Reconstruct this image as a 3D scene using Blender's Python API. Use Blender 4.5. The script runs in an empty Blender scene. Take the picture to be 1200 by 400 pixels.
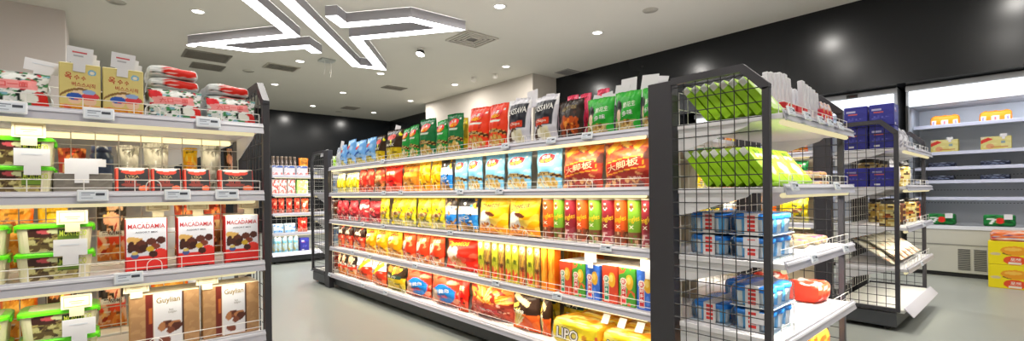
import bpy, bmesh, math, random
from mathutils import Vector, Matrix, noise
PI = math.pi
SC = bpy.context.scene
COL = SC.collection
rnd = random.Random(7)

# ------------------------------------------------------------------ camera
FPX, CX, CY = 552.2, 599.9, 225.8          # focal length and principal point for a 1200x400 image
ZC = 1.02
_pi, _ro, _a = -0.0005, -0.0117, PI/4 + 0.0599
FW = Vector((math.cos(_a)*math.cos(_pi), math.sin(_a)*math.cos(_pi), math.sin(_pi)))
_r = Vector((math.sin(_a), -math.cos(_a), 0)); _u = _r.cross(FW)
RT = _r*math.cos(_ro) + _u*math.sin(_ro)
UP = -_r*math.sin(_ro) + _u*math.cos(_ro)
def ray(x, y): return FW + RT*((x-CX)/FPX) + UP*((CY-y)/FPX)
def onZ(x, y, z): d = ray(x, y); return d*((z-ZC)/d.z) + Vector((0, 0, ZC))
def onX(x, y, X): d = ray(x, y); return d*(X/d.x) + Vector((0, 0, ZC))
def onY(x, y, Y): d = ray(x, y); return d*(Y/d.y) + Vector((0, 0, ZC))
cam = bpy.data.cameras.new('camera'); camo = bpy.data.objects.new('camera', cam); COL.objects.link(camo)
cam.sensor_width = 36; cam.lens = 36*FPX/1200; cam.shift_y = (CY-200)/1200; cam.shift_x = (600-CX)/1200
cam.clip_start = .02
M = Matrix((RT, UP, -FW)).transposed().to_4x4(); M.translation = (0, 0, ZC)
camo.matrix_world = M
SC.camera = camo

# ------------------------------------------------------------------ colours and materials
_hc = {}
PRINT = [False]                                # printed packaging: inks a little deeper than the sampled colours
def C(h):
    if not isinstance(h, str): return h
    k = h
    if PRINT[0]: k = 'p'+h
    if k not in _hc:
        v = [int(h[i:i+2], 16)/255 for i in (0, 2, 4)]
        if PRINT[0]:
            g = v[0]*.3+v[1]*.55+v[2]*.15
            v = [min(1, max(.01, g+(x-g)*1.12))*.95 for x in v]
        _hc[k] = tuple((x/12.92 if x < .04045 else ((x+.055)/1.055)**2.4) for x in v) + (1,)
    return _hc[k]
def newmat(name, rough=.5, metal=0, bump=0, bscale=60, coat=0, spec=.5, var=0):
    m = bpy.data.materials.new(name); m.use_nodes = True
    nt = m.node_tree; b = nt.nodes['Principled BSDF']
    at = nt.nodes.new('ShaderNodeAttribute'); at.attribute_name = 'Col'
    b.inputs['Roughness'].default_value = rough; b.inputs['Metallic'].default_value = metal
    b.inputs['Coat Weight'].default_value = coat; b.inputs['Specular IOR Level'].default_value = spec
    tc = nt.nodes.new('ShaderNodeTexCoord')
    n = nt.nodes.new('ShaderNodeTexNoise'); n.inputs['Scale'].default_value = bscale; n.inputs['Detail'].default_value = 3
    nt.links.new(tc.outputs['Object'], n.inputs['Vector'])
    if var:
        mx = nt.nodes.new('ShaderNodeMix'); mx.data_type = 'RGBA'; mx.blend_type = 'MULTIPLY'; mx.inputs[0].default_value = var
        cr = nt.nodes.new('ShaderNodeValToRGB'); cr.color_ramp.elements[0].position = .3; cr.color_ramp.elements[1].position = .7
        cr.color_ramp.elements[0].color = (.5, .5, .5, 1)
        nt.links.new(n.outputs['Fac'], cr.inputs['Fac'])
        nt.links.new(at.outputs['Color'], mx.inputs[6]); nt.links.new(cr.outputs['Color'], mx.inputs[7])
        nt.links.new(mx.outputs[2], b.inputs['Base Color'])
    else:
        nt.links.new(at.outputs['Color'], b.inputs['Base Color'])
    if bump:
        bp = nt.nodes.new('ShaderNodeBump'); bp.inputs['Strength'].default_value = bump; bp.inputs['Distance'].default_value = .01
        nt.links.new(n.outputs['Fac'], bp.inputs['Height']); nt.links.new(bp.outputs['Normal'], b.inputs['Normal'])
    return m
FILM = newmat('printed_film', .36, bump=.25, bscale=38, spec=.25)
CARD = newmat('printed_card', .42, bump=.03, bscale=90)
PAPER = newmat('paper', .7, var=.06, bscale=40)
PLAST = newmat('plastic', .3, bump=.02)
STEEL = newmat('painted_steel', .42, bump=.02, bscale=120)
WIRE = newmat('coated_wire', .4, bump=.02)
INK = newmat('ink', .5, bump=.02)
def wallmat(name, rough, var, bscale, bump): return newmat(name, rough, bump=bump, bscale=bscale, var=var)
WALL = wallmat('wall_paint', .8, .05, 1.2, .02)
DARK = newmat('dark_panel', .22, bump=.01, bscale=2.0, var=.12, spec=.35)
FLOORM = newmat('floor_vinyl', .34, bump=.02, bscale=1.6, var=.06, spec=.4)
def emat(name, col, s):
    m = bpy.data.materials.new(name); m.use_nodes = True; nt = m.node_tree
    nt.nodes.remove(nt.nodes['Principled BSDF'])
    e = nt.nodes.new('ShaderNodeEmission'); e.inputs['Strength'].default_value = s; e.inputs['Color'].default_value = C(col)
    nt.links.new(e.outputs[0], nt.nodes['Material Output'].inputs[0]); return m
LED = emat('led_diffuser', 'fbfdff', 16)
DOWN = emat('downlight_diffuser', 'fffaf0', 14)
TUBE = emat('warm_tube', 'ffe6a8', 2.5)
TUBE_C = emat('cream_tube', 'fff0bc', 1.25)
HEAD = emat('backlit_header', 'f6fbff', 2.2)
FRT = emat('fridge_tube', 'e6f0ff', 2.2)
def clearmat():
    m = bpy.data.materials.new('clear_film'); m.use_nodes = True; nt = m.node_tree
    nt.nodes.remove(nt.nodes['Principled BSDF']); b = nt.nodes.new('ShaderNodeBsdfGlossy'); b.inputs['Roughness'].default_value = .1; b.inputs['Color'].default_value = (.95, .97, 1, 1)
    tr = nt.nodes.new('ShaderNodeBsdfTransparent'); mx = nt.nodes.new('ShaderNodeMixShader')
    fr = nt.nodes.new('ShaderNodeFresnel'); fr.inputs[0].default_value = 1.2
    n = nt.nodes.new('ShaderNodeTexNoise'); n.inputs['Scale'].default_value = 30
    bp = nt.nodes.new('ShaderNodeBump'); bp.inputs['Strength'].default_value = .5
    nt.links.new(n.outputs['Fac'], bp.inputs['Height']); nt.links.new(bp.outputs[0], b.inputs['Normal']); nt.links.new(bp.outputs[0], fr.inputs['Normal'])
    ad = nt.nodes.new('ShaderNodeMath'); ad.operation = 'ADD'; ad.inputs[1].default_value = .01
    nt.links.new(fr.outputs[0], ad.inputs[0]); nt.links.new(ad.outputs[0], mx.inputs[0])
    nt.links.new(tr.outputs[0], mx.inputs[1]); nt.links.new(b.outputs[0], mx.inputs[2])
    nt.links.new(mx.outputs[0], nt.nodes['Material Output'].inputs[0]); return m
CLEAR = clearmat()

# ------------------------------------------------------------------ mesh builder
class MB:
    def __init__(s): s.v = []; s.f = []; s.c = []
    def face(s, pts, col):
        b = len(s.v); s.v += [tuple(p) for p in pts]; s.f.append(tuple(range(b, b+len(pts)))); s.c.append(C(col)); return s
    def box(s, x0, x1, y0, y1, z0, z1, col='ffffff', c=0, cols=None):
        cols = cols or {}
        g = lambda k: C(cols.get(k, col))
        b = len(s.v)
        X = (x0, x1); Y = (y0, y1); Z = (z0, z1)
        c = min(c, (x1-x0)*.45, (y1-y0)*.45, (z1-z0)*.45)
        if c <= 0:
            for i in (0, 1):
                for j in (0, 1):
                    for k in (0, 1): s.v.append((X[i], Y[j], Z[k]))
            I = lambda i, j, k: b+i*4+j*2+k
            for q, k in (((I(0,0,0),I(1,0,0),I(1,0,1),I(0,0,1)),'f'), ((I(1,1,0),I(0,1,0),I(0,1,1),I(1,1,1)),'b'), ((I(0,1,0),I(0,0,0),I(0,0,1),I(0,1,1)),'l'),
                         ((I(1,0,0),I(1,1,0),I(1,1,1),I(1,0,1)),'r'), ((I(0,0,1),I(1,0,1),I(1,1,1),I(0,1,1)),'t'), ((I(0,1,0),I(1,1,0),I(1,0,0),I(0,0,0)),'d')):
                s.f.append(q); s.c.append(g(k))
            return s
        # chamfered: three vertices per corner, one on each face
        def V(i, j, k, ax):
            p = [X[i], Y[j], Z[k]]; d = [(1, -1)[i]*c, (1, -1)[j]*c, (1, -1)[k]*c]
            for a in range(3):
                if a != ax: p[a] += d[a]
            return tuple(p)
        for i in (0, 1):
            for j in (0, 1):
                for k in (0, 1):
                    for ax in range(3): s.v.append(V(i, j, k, ax))
        I = lambda i, j, k, ax: b+(i*4+j*2+k)*3+ax
        def add(q, k): s.f.append(q); s.c.append(g(k))
        for i in (0, 1):
            q = [I(i,0,0,0), I(i,1,0,0), I(i,1,1,0), I(i,0,1,0)]
            add(tuple(q if i else q[::-1]), 'lr'[i])
            q = [I(0,i,0,1), I(0,i,1,1), I(1,i,1,1), I(1,i,0,1)]
            add(tuple(q if i else q[::-1]), 'fb'[i])
            q = [I(0,0,i,2), I(1,0,i,2), I(1,1,i,2), I(0,1,i,2)]
            add(tuple(q if i else q[::-1]), 'dt'[i])
        for i in (0, 1):
            for j in (0, 1):
                q = (I(i,j,0,0), I(i,j,1,0), I(i,j,1,1), I(i,j,0,1)); add(q if i != j else q[::-1], 'lr'[i])
                q = (I(i,0,j,0), I(i,0,j,2), I(i,1,j,2), I(i,1,j,0)); add(q if i != j else q[::-1], 'dt'[j])
                q = (I(0,i,j,1), I(0,i,j,2), I(1,i,j,2), I(1,i,j,1)); add(q[::-1] if i != j else q, 'dt'[j])
                for k in (0, 1):
                    add((I(i,j,k,0), I(i,j,k,1), I(i,j,k,2)), 'dt'[k])
        return s
    def tube(s, p, q, r, col, n=6, caps=True):
        p = Vector(p); q = Vector(q); d = (q-p).normalized()
        a = d.orthogonal().normalized(); e = d.cross(a); b = len(s.v)
        for P in (p, q):
            for i in range(n):
                t = 2*PI*(i+.5)/n; s.v.append(tuple(P + a*(r*math.cos(t)) + e*(r*math.sin(t))))
        for i in range(n):
            j = (i+1) % n; s.f.append((b+i, b+j, b+n+j, b+n+i)); s.c.append(C(col))
        if caps:
            s.f.append(tuple(b+i for i in range(n))[::-1]); s.f.append(tuple(b+n+i for i in range(n))); s.c += [C(col)]*2
        return s
    def path(s, pts, r, col, n=5):
        for p, q in zip(pts, pts[1:]): s.tube(p, q, r, col, n)
        return s
    def lathe(s, prof, n, colf, cx=0, cy=0):
        b = len(s.v)
        for (r, z) in prof:
            for i in range(n):
                t = 2*PI*i/n - PI/2; s.v.append((cx+r*math.cos(t), cy+r*math.sin(t), z))
        for k in range(len(prof)-1):
            zm = (prof[k][1]+prof[k+1][1])/2
            for i in range(n):
                j = (i+1) % n
                s.f.append((b+k*n+i, b+k*n+j, b+(k+1)*n+j, b+(k+1)*n+i))
                s.c.append(C(colf((i+.5)/n, zm) if callable(colf) else colf))
        return s
    def disc(s, cx, cy, z, r, n, col, up=True):
        q = [(cx+r*math.cos(2*PI*i/n), cy+r*math.sin(2*PI*i/n), z) for i in range(n)]
        return s.face(q if up else q[::-1], col)
    def prism(s, poly, z0, z1, col, side=None):
        b = len(s.v); n = len(poly)
        s.v += [(x, y, z0) for x, y in poly] + [(x, y, z1) for x, y in poly]
        s.f.append(tuple(range(b, b+n))[::-1]); s.c.append(C(col))
        s.f.append(tuple(range(b+n, b+2*n))); s.c.append(C(col))
        for i in range(n):
            j = (i+1) % n; s.f.append((b+i, b+j, b+n+j, b+n+i)); s.c.append(C(side or col))
        return s
    def prismx(s, poly, x0, x1, col):      # poly in (y, z), extruded along x
        t = MB().prism(poly, x0, x1, col); b = len(s.v)
        s.v += [(z, x, y) for x, y, z in t.v]; s.f += [tuple(b+i for i in f) for f in t.f]; s.c += t.c
        return s
    def mesh(s, name, mat, smooth=False):
        me = bpy.data.meshes.new(name); me.from_pydata(s.v, [], s.f)
        at = me.color_attributes.new('Col', 'FLOAT_COLOR', 'CORNER')
        buf = []
        for f, c in zip(s.f, s.c):
            if isinstance(c[0], tuple):
                for q in c: buf += q
            else: buf += list(c)*len(f)
        at.data.foreach_set('color', buf)
        if mat: me.materials.append(mat)
        if smooth: me.polygons.foreach_set('use_smooth', [True]*len(me.polygons))
        me.update(); return me
    def build(s, name, mat, parent=None, smooth=False, loc=None):
        o = bpy.data.objects.new(name, s.mesh(name, mat, smooth)); COL.objects.link(o)
        if parent: o.parent = parent
        if loc: o.location = loc
        return o
def tag(o, label, cat, group=None):
    o['label'] = label; o['category'] = cat
    if group: o['group'] = group
    return o
def empty(name, label, cat, loc=(0, 0, 0), rz=0, group=None):
    o = bpy.data.objects.new(name, None); COL.objects.link(o); o.location = loc; o.rotation_euler = (0, 0, rz)
    o.empty_display_size = .1
    return tag(o, label, cat, group)
def struct(name, mb, mat):
    o = mb.build(name, mat); o['kind'] = 'structure'; return o

# ------------------------------------------------------------------ lettering
_tg = {}
def textgeo(s):
    if s not in _tg:
        cu = bpy.data.curves.new('t', 'FONT'); cu.body = s; cu.resolution_u = 2; cu.offset = .012
        o = bpy.data.objects.new('t', cu); COL.objects.link(o)
        dg = bpy.context.evaluated_depsgraph_get(); dg.update()
        me = bpy.data.meshes.new_from_object(o.evaluated_get(dg))
        vs = [v.co.copy() for v in me.vertices]; fs = [tuple(p.vertices) for p in me.polygons]
        bpy.data.objects.remove(o); bpy.data.curves.remove(cu); bpy.data.meshes.remove(me)
        x0 = min(v.x for v in vs); x1 = max(v.x for v in vs); y0 = min(v.y for v in vs); y1 = max(v.y for v in vs)
        _tg[s] = ([((v.x-x0)/(x1-x0)-.5, (v.y-y0)/(y1-y0)-.5) for v in vs], fs)
    return _tg[s]
def lettering(mb, s, u, v, w, h, col, P, rot=0, asp=1.0):
    """text centred at u,v with size w,h in the surface's own coordinates, bent onto surface P(u,v)"""
    vs, fs = textgeo(s); b = len(mb.v); c, sn = math.cos(rot), math.sin(rot)
    for x, y in vs:
        x *= w; y *= h*asp
        mb.v.append(tuple(P(u + c*x - sn*y, v + (sn*x + c*y)/asp)))
    mb.f += [tuple(b+i for i in f) for f in fs]; mb.c += [C(col)]*len(fs)

# ------------------------------------------------------------------ printed art: a list of shapes, the last that covers a point wins
def prep(art, seed=0):
    r = random.Random(seed); out = []
    for a in art:
        if a[0] == 'chips':                       # scatter of small ovals
            _, cx, cy, rx, ry, n, cols, sz = a
            for i in range(n):
                t = r.uniform(0, 2*PI); k = math.sqrt(r.random())
                z = sz*r.uniform(.7, 1.3)
                out.append(('e', cx+rx*k*math.cos(t), cy+ry*k*math.sin(t), z, z*r.uniform(.5, .9), r.choice(cols), r.uniform(0, PI)))
        elif a[0] == 'fan':                       # a fan of long sticks
            _, cx, cy, L, n, cols, a0, a1, th = a
            for i in range(n):
                t = a0+(a1-a0)*(i+r.uniform(-.3, .3))/(n-1); l = L*r.uniform(.75, 1.1)
                out.append(('r', cx+math.cos(t)*l*.6, cy+math.sin(t)*l*.6, l, th, r.choice(cols), t))
        else: out.append(a)
    return out
def artcol(art, u, v):
    c = 'ffffff'
    for a in art:
        k = a[0]
        if k == 'bg':
            for v0, cc in a[1]:
                if v >= v0: c = cc
        elif k == 'e':
            dx, dy = u-a[1], v-a[2]
            if len(a) > 6: s, q = math.sin(a[6]), math.cos(a[6]); dx, dy = dx*q+dy*s, -dx*s+dy*q
            if (dx/a[3])**2+(dy/a[4])**2 < 1: c = a[5]
        elif k == 'r':
            dx, dy = u-a[1], v-a[2]
            if len(a) > 6: s, q = math.sin(a[6]), math.cos(a[6]); dx, dy = dx*q+dy*s, -dx*s+dy*q
            if abs(dx) < a[3]/2 and abs(dy) < a[4]/2: c = a[5]
        elif k == 'band':
            w = v-(u-.5)*a[3]
            if a[1] <= w < a[2]: c = a[4]
        elif k == 'n':                             # ragged blotches
            if noise.noise((u*a[3]+a[4], v*a[3]*1.3, a[4]*3.1)) > a[2]: c = a[1]
        elif k == 'arc':
            w = v-a[1]-a[3]*(u-.5)**2
            if 0 <= w < a[2]: c = a[4]
    return c

# a product = root mesh + child part meshes, made once and linked again for every copy
PROTO = {}
class Spec: pass
def spec(name, me, kids=(), size=(1, 1, 1)):
    s = Spec(); s.name = name; s.me = me; s.kids = kids; s.size = size; s.first = None; return s
def copy_tree(o):
    c = o.copy(); COL.objects.link(c)
    for ch in o.children:
        d = ch.copy(); COL.objects.link(d); d.parent = c
        for g in ch.children:
            e = g.copy(); COL.objects.link(e); e.parent = d
    return c
def inst(sp, label, cat, group=None, loc=(0, 0, 0), rz=0, rx=0, ry=0, sc=(1, 1, 1), name=None):
    if sp.first is None:
        o = bpy.data.objects.new(name or sp.name, sp.me); COL.objects.link(o)
        for k in sp.kids:
            c = bpy.data.objects.new(k[0], k[1]); COL.objects.link(c); c.parent = o
            for g in (k[2] if len(k) > 2 else ()):
                e = bpy.data.objects.new(g[0], g[1]); COL.objects.link(e); e.parent = c
        sp.first = o
    else: o = copy_tree(sp.first)
    if name: o.name = name
    o.location = loc; o.rotation_euler = (rx, ry, rz); o.scale = sc
    tag(o, label, cat)
    if group: o['group'] = group
    elif 'group' in o: del o['group']
    return o

def bag(w, h, t, art, texts=(), seed=0, back='c9c9cc', nx=36, nz=46, name='chip_bag', sideart=True, emblem=None):
    art = prep(art, seed)
    sl = .05
    def P(u, v, s=-1, off=0.0):
        vv = min(1, max(0, (v-sl)/(1-2*sl)))
        e = max(0, math.sin(PI*vv))**.6*(1.12-.35*abs(vv-.36))
        c = max(0, 1-abs(2*u-1)**2.3)**.72
        x = (u-.5)*w*(1-.075*max(0, math.sin(PI*vv)))
        k = math.exp(-vv*7)+math.exp(-(1-vv)*7)
        y = s*(t/2*e*c+.0012+off)
        y += noise.noise((u*4+seed*3.7, v*5, s*2.0+seed))*t*.10*min(1, e*2)
        y += math.sin(u*38+seed)*.0022*k + noise.noise((u*9, v*2, seed*1.3))*.006*k
        y += .03*h*((v-.8)/.2 if v > .8 else 0)*math.sin(seed*1.9)*.5
        z = v*h*(1-.012*(2*u-1)**2) + noise.noise((u*3, seed*2.2, v))*.012*h*(v > .9)
        return (x, y, z)
    mb = MB()
    for s in (-1, 1):
        b = len(mb.v)
        for j in range(nz+1):
            for i in range(nx+1): mb.v.append(P(i/nx, j/nz, s))
        gc = [[C(artcol(art, i/nx, j/nz) if s < 0 else (artcol(art[:1], i/nx, j/nz) if back is None else back)) for i in range(nx+1)] for j in range(nz+1)]
        for j in range(nz):
            for i in range(nx):
                q = (b+j*(nx+1)+i, b+j*(nx+1)+i+1, b+(j+1)*(nx+1)+i+1, b+(j+1)*(nx+1)+i)
                cc = (gc[j][i], gc[j][i+1], gc[j+1][i+1], gc[j+1][i])
                mb.f.append(q if s < 0 else q[::-1]); mb.c.append(cc if s < 0 else cc[::-1])
    kids = []
    if emblem:
        em = MB()
        for (cu, cv, ru, rv, colr, rot) in emblem:
            n = 20; k = 4
            for a in range(k):
                for i in range(n):
                    q = []
                    for (aa, ii) in ((a, i), (a, i+1), (a+1, i+1), (a+1, i)):
                        tt = 2*PI*ii/n; r = aa/k
                        x, y = ru*r*math.cos(tt), rv*r*math.sin(tt)
                        q.append(P(cu+x*math.cos(rot)-y*math.sin(rot)*h/w, cv+x*math.sin(rot)*w/h+y*math.cos(rot), -1, .0012))
                    em.face(q if a else [q[0], q[2], q[3]], colr)
        kids.append(('emblem', em.mesh('emblem', FILM, True)))
    if texts:
        for (s, u, v, tw, th, colr, *rot) in texts:
            tm = MB()
            lettering(tm, s, u, v, tw, th, colr, lambda a, b2: P(a, b2, -1, .0026), rot[0] if rot else 0, h/w)
            kids.append(('lettering', tm.mesh('lettering', INK)))
    return spec(name, mb.mesh(name, FILM, True), kids, (w, h, t))

def carton(w, h, d, art, side='dddddd', top=None, texts=(), seed=0, nx=24, nz=30, name='snack_box', mat=None, sideart=None, back=None, c=.003, topart=None, lid=None):
    art = prep(art, seed); mb = MB()
    mb.box(-w/2, w/2, 0, d, 0, h, side, c, {'t': top or side, 'f': art[0][1][0][1] if art[0][0] == 'bg' else side})
    for j in range(nz):
        for i in range(nx):
            u0, u1, v0, v1 = i/nx, (i+1)/nx, j/nz, (j+1)/nz
            X = lambda u: -w/2+c+(w-2*c)*u
            Z = lambda v: c+(h-2*c)*v
            mb.face([(X(u0), -.0004, Z(v0)), (X(u1), -.0004, Z(v0)), (X(u1), -.0004, Z(v1)), (X(u0), -.0004, Z(v1))], 'ffffff'); mb.c[-1] = tuple(C(artcol(art, a, b)) for a, b in ((u0, v0), (u1, v0), (u1, v1), (u0, v1)))
    if sideart:
        sa = prep(sideart, seed+1)
        for j in range(nz):
            for i in range(12):
                u0, u1, v0, v1 = i/12, (i+1)/12, j/nz, (j+1)/nz
                Z = lambda v: c+(h-2*c)*v
                for sx in (-1, 1):
                    Y = lambda u: (c+(d-2*c)*u) if sx > 0 else (d-c-(d-2*c)*u)
                    mb.face([(sx*(w/2+.0004), Y(u0), Z(v0)), (sx*(w/2+.0004), Y(u1), Z(v0)), (sx*(w/2+.0004), Y(u1), Z(v1)), (sx*(w/2+.0004), Y(u0), Z(v1))], artcol(sa, (u0+u1)/2, (v0+v1)/2))
    # the lid flap seam on the top
    mb.box(-w/2+.004, w/2-.004, d*.48, d*.52, h-.0002, h+.0006, '9a9a9a')
    kids = []
    if texts:
        for (s, u, v, tw, th, colr, *rot) in texts:
            tm = MB()
            lettering(tm, s, u, v, tw, th, colr, lambda a, b: ((a-.5)*w, -.0012, b*h), rot[0] if rot else 0, h/w)
            kids.append(('lettering', tm.mesh('lettering', INK)))
    return spec(name, mb.mesh(name, mat or CARD), kids, (w, h, d))

ORD = ['first', 'second', 'third', 'fourth', 'fifth', 'sixth', 'seventh', 'eighth', 'ninth', 'tenth', 'eleventh', 'twelfth', '13th', '14th', '15th', '16th', '17th', '18th', '19th', '20th']
NUM = ['zero', 'one', 'two', 'three', 'four', 'five', 'six', 'seven', 'eight', 'nine', 'ten', 'eleven', 'twelve', '13', '14', '15', '16', '17', '18', '19', '20']

# ------------------------------------------------------------------ the room
H = 3.35
X0, X1, Y0, Y1 = -3.0, 8.3, -3.5, 13.9
WX = 7.12                                     # face of the dark bulkhead above the fridges
struct('floor', MB().box(X0, X1, Y0, Y1, -.1, 0, 'a4a8a2'), FLOORM)
struct('ceiling', MB().box(X0, X1, Y0, Y1, H, H+.1, 'dcd8cd'), WALL)
struct('wall_back', MB().box(X0, X1, Y1, Y1+.1, 0, H, '1c1f23'), DARK)
struct('wall_left', MB().box(X0-.1, X0, Y0, Y1, 0, H, 'c9c4bd'), WALL)
struct('wall_front', MB().box(X0, X1, Y0-.1, Y0, 0, H, 'd8d5cf'), WALL)
struct('wall_right', MB().box(X1, X1+.1, Y0, Y1, 0, H, '2a2b2d'), DARK)
struct('trim_bulkhead', MB().box(WX, X1, Y0, Y1, 2.25, H, '191b1e'), DARK)
struct('wall_pier', MB().box(6.45, WX, 6.62, 10.6, 0, H, 'c6beb4'), WALL)
struct('wall_alcove', MB().box(WX, X1, 3.9, Y1, 0, 2.25, '2a2b2d'), DARK)
struct('wall_column', MB().box(X0, -.25, 8.08, 9.45, 0, H, 'd2c9c4'), WALL)
struct('baseboard_back', MB().box(X0, X1, Y1-.015, Y1, 0, .1, '1c1d1f'), DARK)

# ceiling: downlights on their grid
def light(name, typ, loc, energy, col=(1, 1, 1), rot=(0, 0, 0), **kw):
    l = bpy.data.lights.new(name, typ); l.energy = energy; l.color = col
    for k, v in kw.items(): setattr(l, k, v)
    o = bpy.data.objects.new(name, l); COL.objects.link(o); o.location = loc; o.rotation_euler = rot; return o
DL = [(232, 13), (351.5, 71.5), (322, 98.7), (402, 108.5), (366.6, 124), (481, 118), (438, 132), (446, 86), (224.5, 53), (585.5, 7), (700, 38), (593, 77.7), (533, 99)]
dl_lab = ['round downlight left of the zigzag lamp, alone over the left shelf', 'round downlight beside the slotted air grille, below the zigzag lamp tip',
 'small round downlight below the slotted air grille', 'small round downlight below the short dark grille strip, left of it', 'tiny round downlight above the left end of the dark back wall',
 'small round downlight nearest the left end of the white pier', 'tiny round downlight above the dark corner of the back wall', 'round downlight just under the lowest tip of the zigzag lamp',
 'round downlight tucked against the left tip of the zigzag lamp', 'large round downlight near the top edge, right of the zigzag lamp', 'round downlight nearest the long black bulkhead',
 'round downlight in front of the corner of the white pier', 'round downlight between the white pier and the tilted spotlight']
ring = MB().lathe([(.085, H-.001), (.088, H-.008), (.068, H-.012), (.062, H-.004)], 28, 'f4f2ee').mesh('trim_ring', PLAST, True)
gm = MB().disc(0, 0, H-.006, .064, 28, 'ffffff', False).mesh('diffuser', DOWN)
ds = spec('ceiling_downlight', ring, [('diffuser', gm)])
pos = [onZ(x, y, H) for x, y in DL]
for p, l in zip(pos, dl_lab):
    inst(ds, l, 'ceiling light', 'round recessed downlights', (p.x, p.y, 0))
hidden = [(1.0, 4.6), (.9, 2.5), (3.8, 2.4), (2.3, 4.4), (5.5, 2.2), (3.8, .3), (1, .3), (5.6, .2), (-1.2, .3), (-1.2, 2.5), (1.0, -1.6), (3.8, -1.6), (7.0-1.0, -1.4)]
for x, y in [(p.x, p.y) for p in pos] + hidden:
    light('downlight_lamp', 'AREA', (x, y, H-.03), 34, (1, .96, .90), shape='DISK', size=.12)
for x, y in hidden:
    inst(ds, 'round recessed ceiling downlight out of the frame behind the viewer', 'ceiling light', 'downlights out of the frame', (x, y, 0))

# ceiling: the big zigzag lamp, two open outlines
def offs(pts, w):
    out = []
    n = len(pts)
    for i in range(n):
        d1 = (pts[i]-pts[i-1]).normalized() if i else None
        d2 = (pts[i+1]-pts[i]).normalized() if i < n-1 else None
        if d1 is None: nn = Vector((-d2.y, d2.x)); k = 1
        elif d2 is None: nn = Vector((-d1.y, d1.x)); k = 1
        else:
            n1 = Vector((-d1.y, d1.x)); n2 = Vector((-d2.y, d2.x)); nn = (n1+n2).normalized(); k = min(3.2, 1/max(.25, nn.dot(n1)))
        out.append(pts[i]+nn*(w*k))
    return out
def zigzag(pxs, ext, label):
    zb = 3.22
    pts = [onZ(x, y, zb).to_2d() for x, y in pxs]
    pts[0] = pts[0]+(pts[0]-pts[1]).normalized()*ext
    L = offs(pts, .078); R = offs(pts, -.078)
    root = empty('zigzag_lamp', label, 'ceiling light', (pts[1].x, pts[1].y, 0), 0, 'zigzag ceiling lamps')
    o = Vector((pts[1].x, pts[1].y))
    hb = MB(); db = MB()
    L = [p-o for p in L]; R = [p-o for p in R]
    z1 = H-.002
    for i in range(len(pts)-1):
        for A, B in ((L[i], L[i+1]), (R[i+1], R[i])):
            hb.face([(A.x, A.y, zb), (B.x, B.y, zb), (B.x, B.y, z1), (A.x, A.y, z1)], 'b0aeb6')
        db.face([(L[i].x, L[i].y, zb+.002), (L[i+1].x, L[i+1].y, zb+.002), (R[i+1].x, R[i+1].y, zb+.002), (R[i].x, R[i].y, zb+.002)], 'ffffff')
    for A, B in ((R[0], L[0]), (L[-1], R[-1])):
        hb.face([(A.x, A.y, zb), (B.x, B.y, zb), (B.x, B.y, z1), (A.x, A.y, z1)], 'b0aeb6')
    hb.build('housing', STEEL, root); db.build('diffuser', LED, root)
zigzag([(292, 0), (343, 41.7), (238, 52.3), (295, 59.7), (360, 55), (371.5, 62.5)], .9, 'white LED lamp bent into a zigzag, the left one over the front shelf')
zigzag([(336.5, 0), (417.5, 77.2), (446, 80.5), (417, 45.2), (530, 34.5), (481.5, 23), (403, 29.7), (388, 18.5)], .9, 'white LED lamp bent into a zigzag, the larger one on the right')

# ceiling: grilles, spotlight, sensors
def vent(name, x0, x1, y0, y1, slats, label, group=None, frame='b9b3a6', inner='5a574f', along=True, drop=.012):
    root = empty(name, label, 'ceiling vent', ((x0+x1)/2, (y0+y1)/2, H), 0, group)
    w, d = (x1-x0)/2, (y1-y0)/2; t = .035
    m = MB().box(-w, w, -d, -d+t, -drop, 0, frame).box(-w, w, d-t, d, -drop, 0, frame).box(-w, -w+t, -d+t, d-t, -drop, 0, frame).box(w-t, w, -d+t, d-t, -drop, 0, frame)
    m.build('frame', PLAST, root)
    MB().box(-w+t, w-t, -d+t, d-t, -.003, -.001, inner).build('backing', PLAST, root)
    s = MB(); n = slats
    for i in range(n):
        if along:
            y = -d+t+(2*d-2*t)*(i+.5)/n; s.box(-w+t, w-t, y-.006, y+.006, -drop+.002, -.003, frame)
        else:
            x = -w+t+(2*w-2*t)*(i+.5)/n; s.box(x-.006, x+.006, -d+t, d-t, -drop+.002, -.003, frame)
    s.build('louvre', PLAST, root)
vent('air_grille', 1.1, 1.75, 8.95, 9.5, 9, 'large dark return air grille below the left tip of the zigzag lamp', None, '8d887d', '57544d')
vent('air_grille', 1.3, 1.8, 9.75, 10.2, 8, 'smaller dark air grille, behind the large dark one', None, '8d887d', '57544d')
vent('air_grille', 2.3, 2.85, 9.0, 9.4, 12, 'slotted cream air grille with black gaps, mid ceiling', None, 'b9b2a2', '2d2b28', False)
vent('air_grille', 4.72, 5.2, 9.3, 9.6, 6, 'short grey grille strip right of the lowest lamp tip', None, '9a9488', '57544d')
vent('air_grille', 6.72, 7.1, 5.95, 6.3, 6, 'pale square air grille where the pier meets the black bulkhead', None, 'a9a5a0', '6b6966')
vent('air_grille', 5.0, 5.4, 12.2, 12.6, 6, 'far grey air grille above the dark back wall', None, '9a9488', '57544d')
# four-way diffuser next to the right lamp tip
root = empty('square_diffuser', 'white four-way square air diffuser beside the right tip of the lamp', 'ceiling vent', (4.3, 5.72, H), 0.0)
m = MB()
for k in range(4):
    a, b, z = .29-.06*k, .262-.06*k, -.012+.0015*k
    for s in (-1, 1):
        m.box(-a, a, s*a if s < 0 else b, -b if s < 0 else a, z-.01, z+.011, 'c4beb2'); m.box(s*a if s < 0 else b, -b if s < 0 else a, -b, b, z-.01, z+.011, 'c4beb2')
m.build('louvre', PLAST, root)
MB().box(-.26, .26, -.26, .26, -.004, -.001, '33312e').build('backing', PLAST, root)
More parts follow.
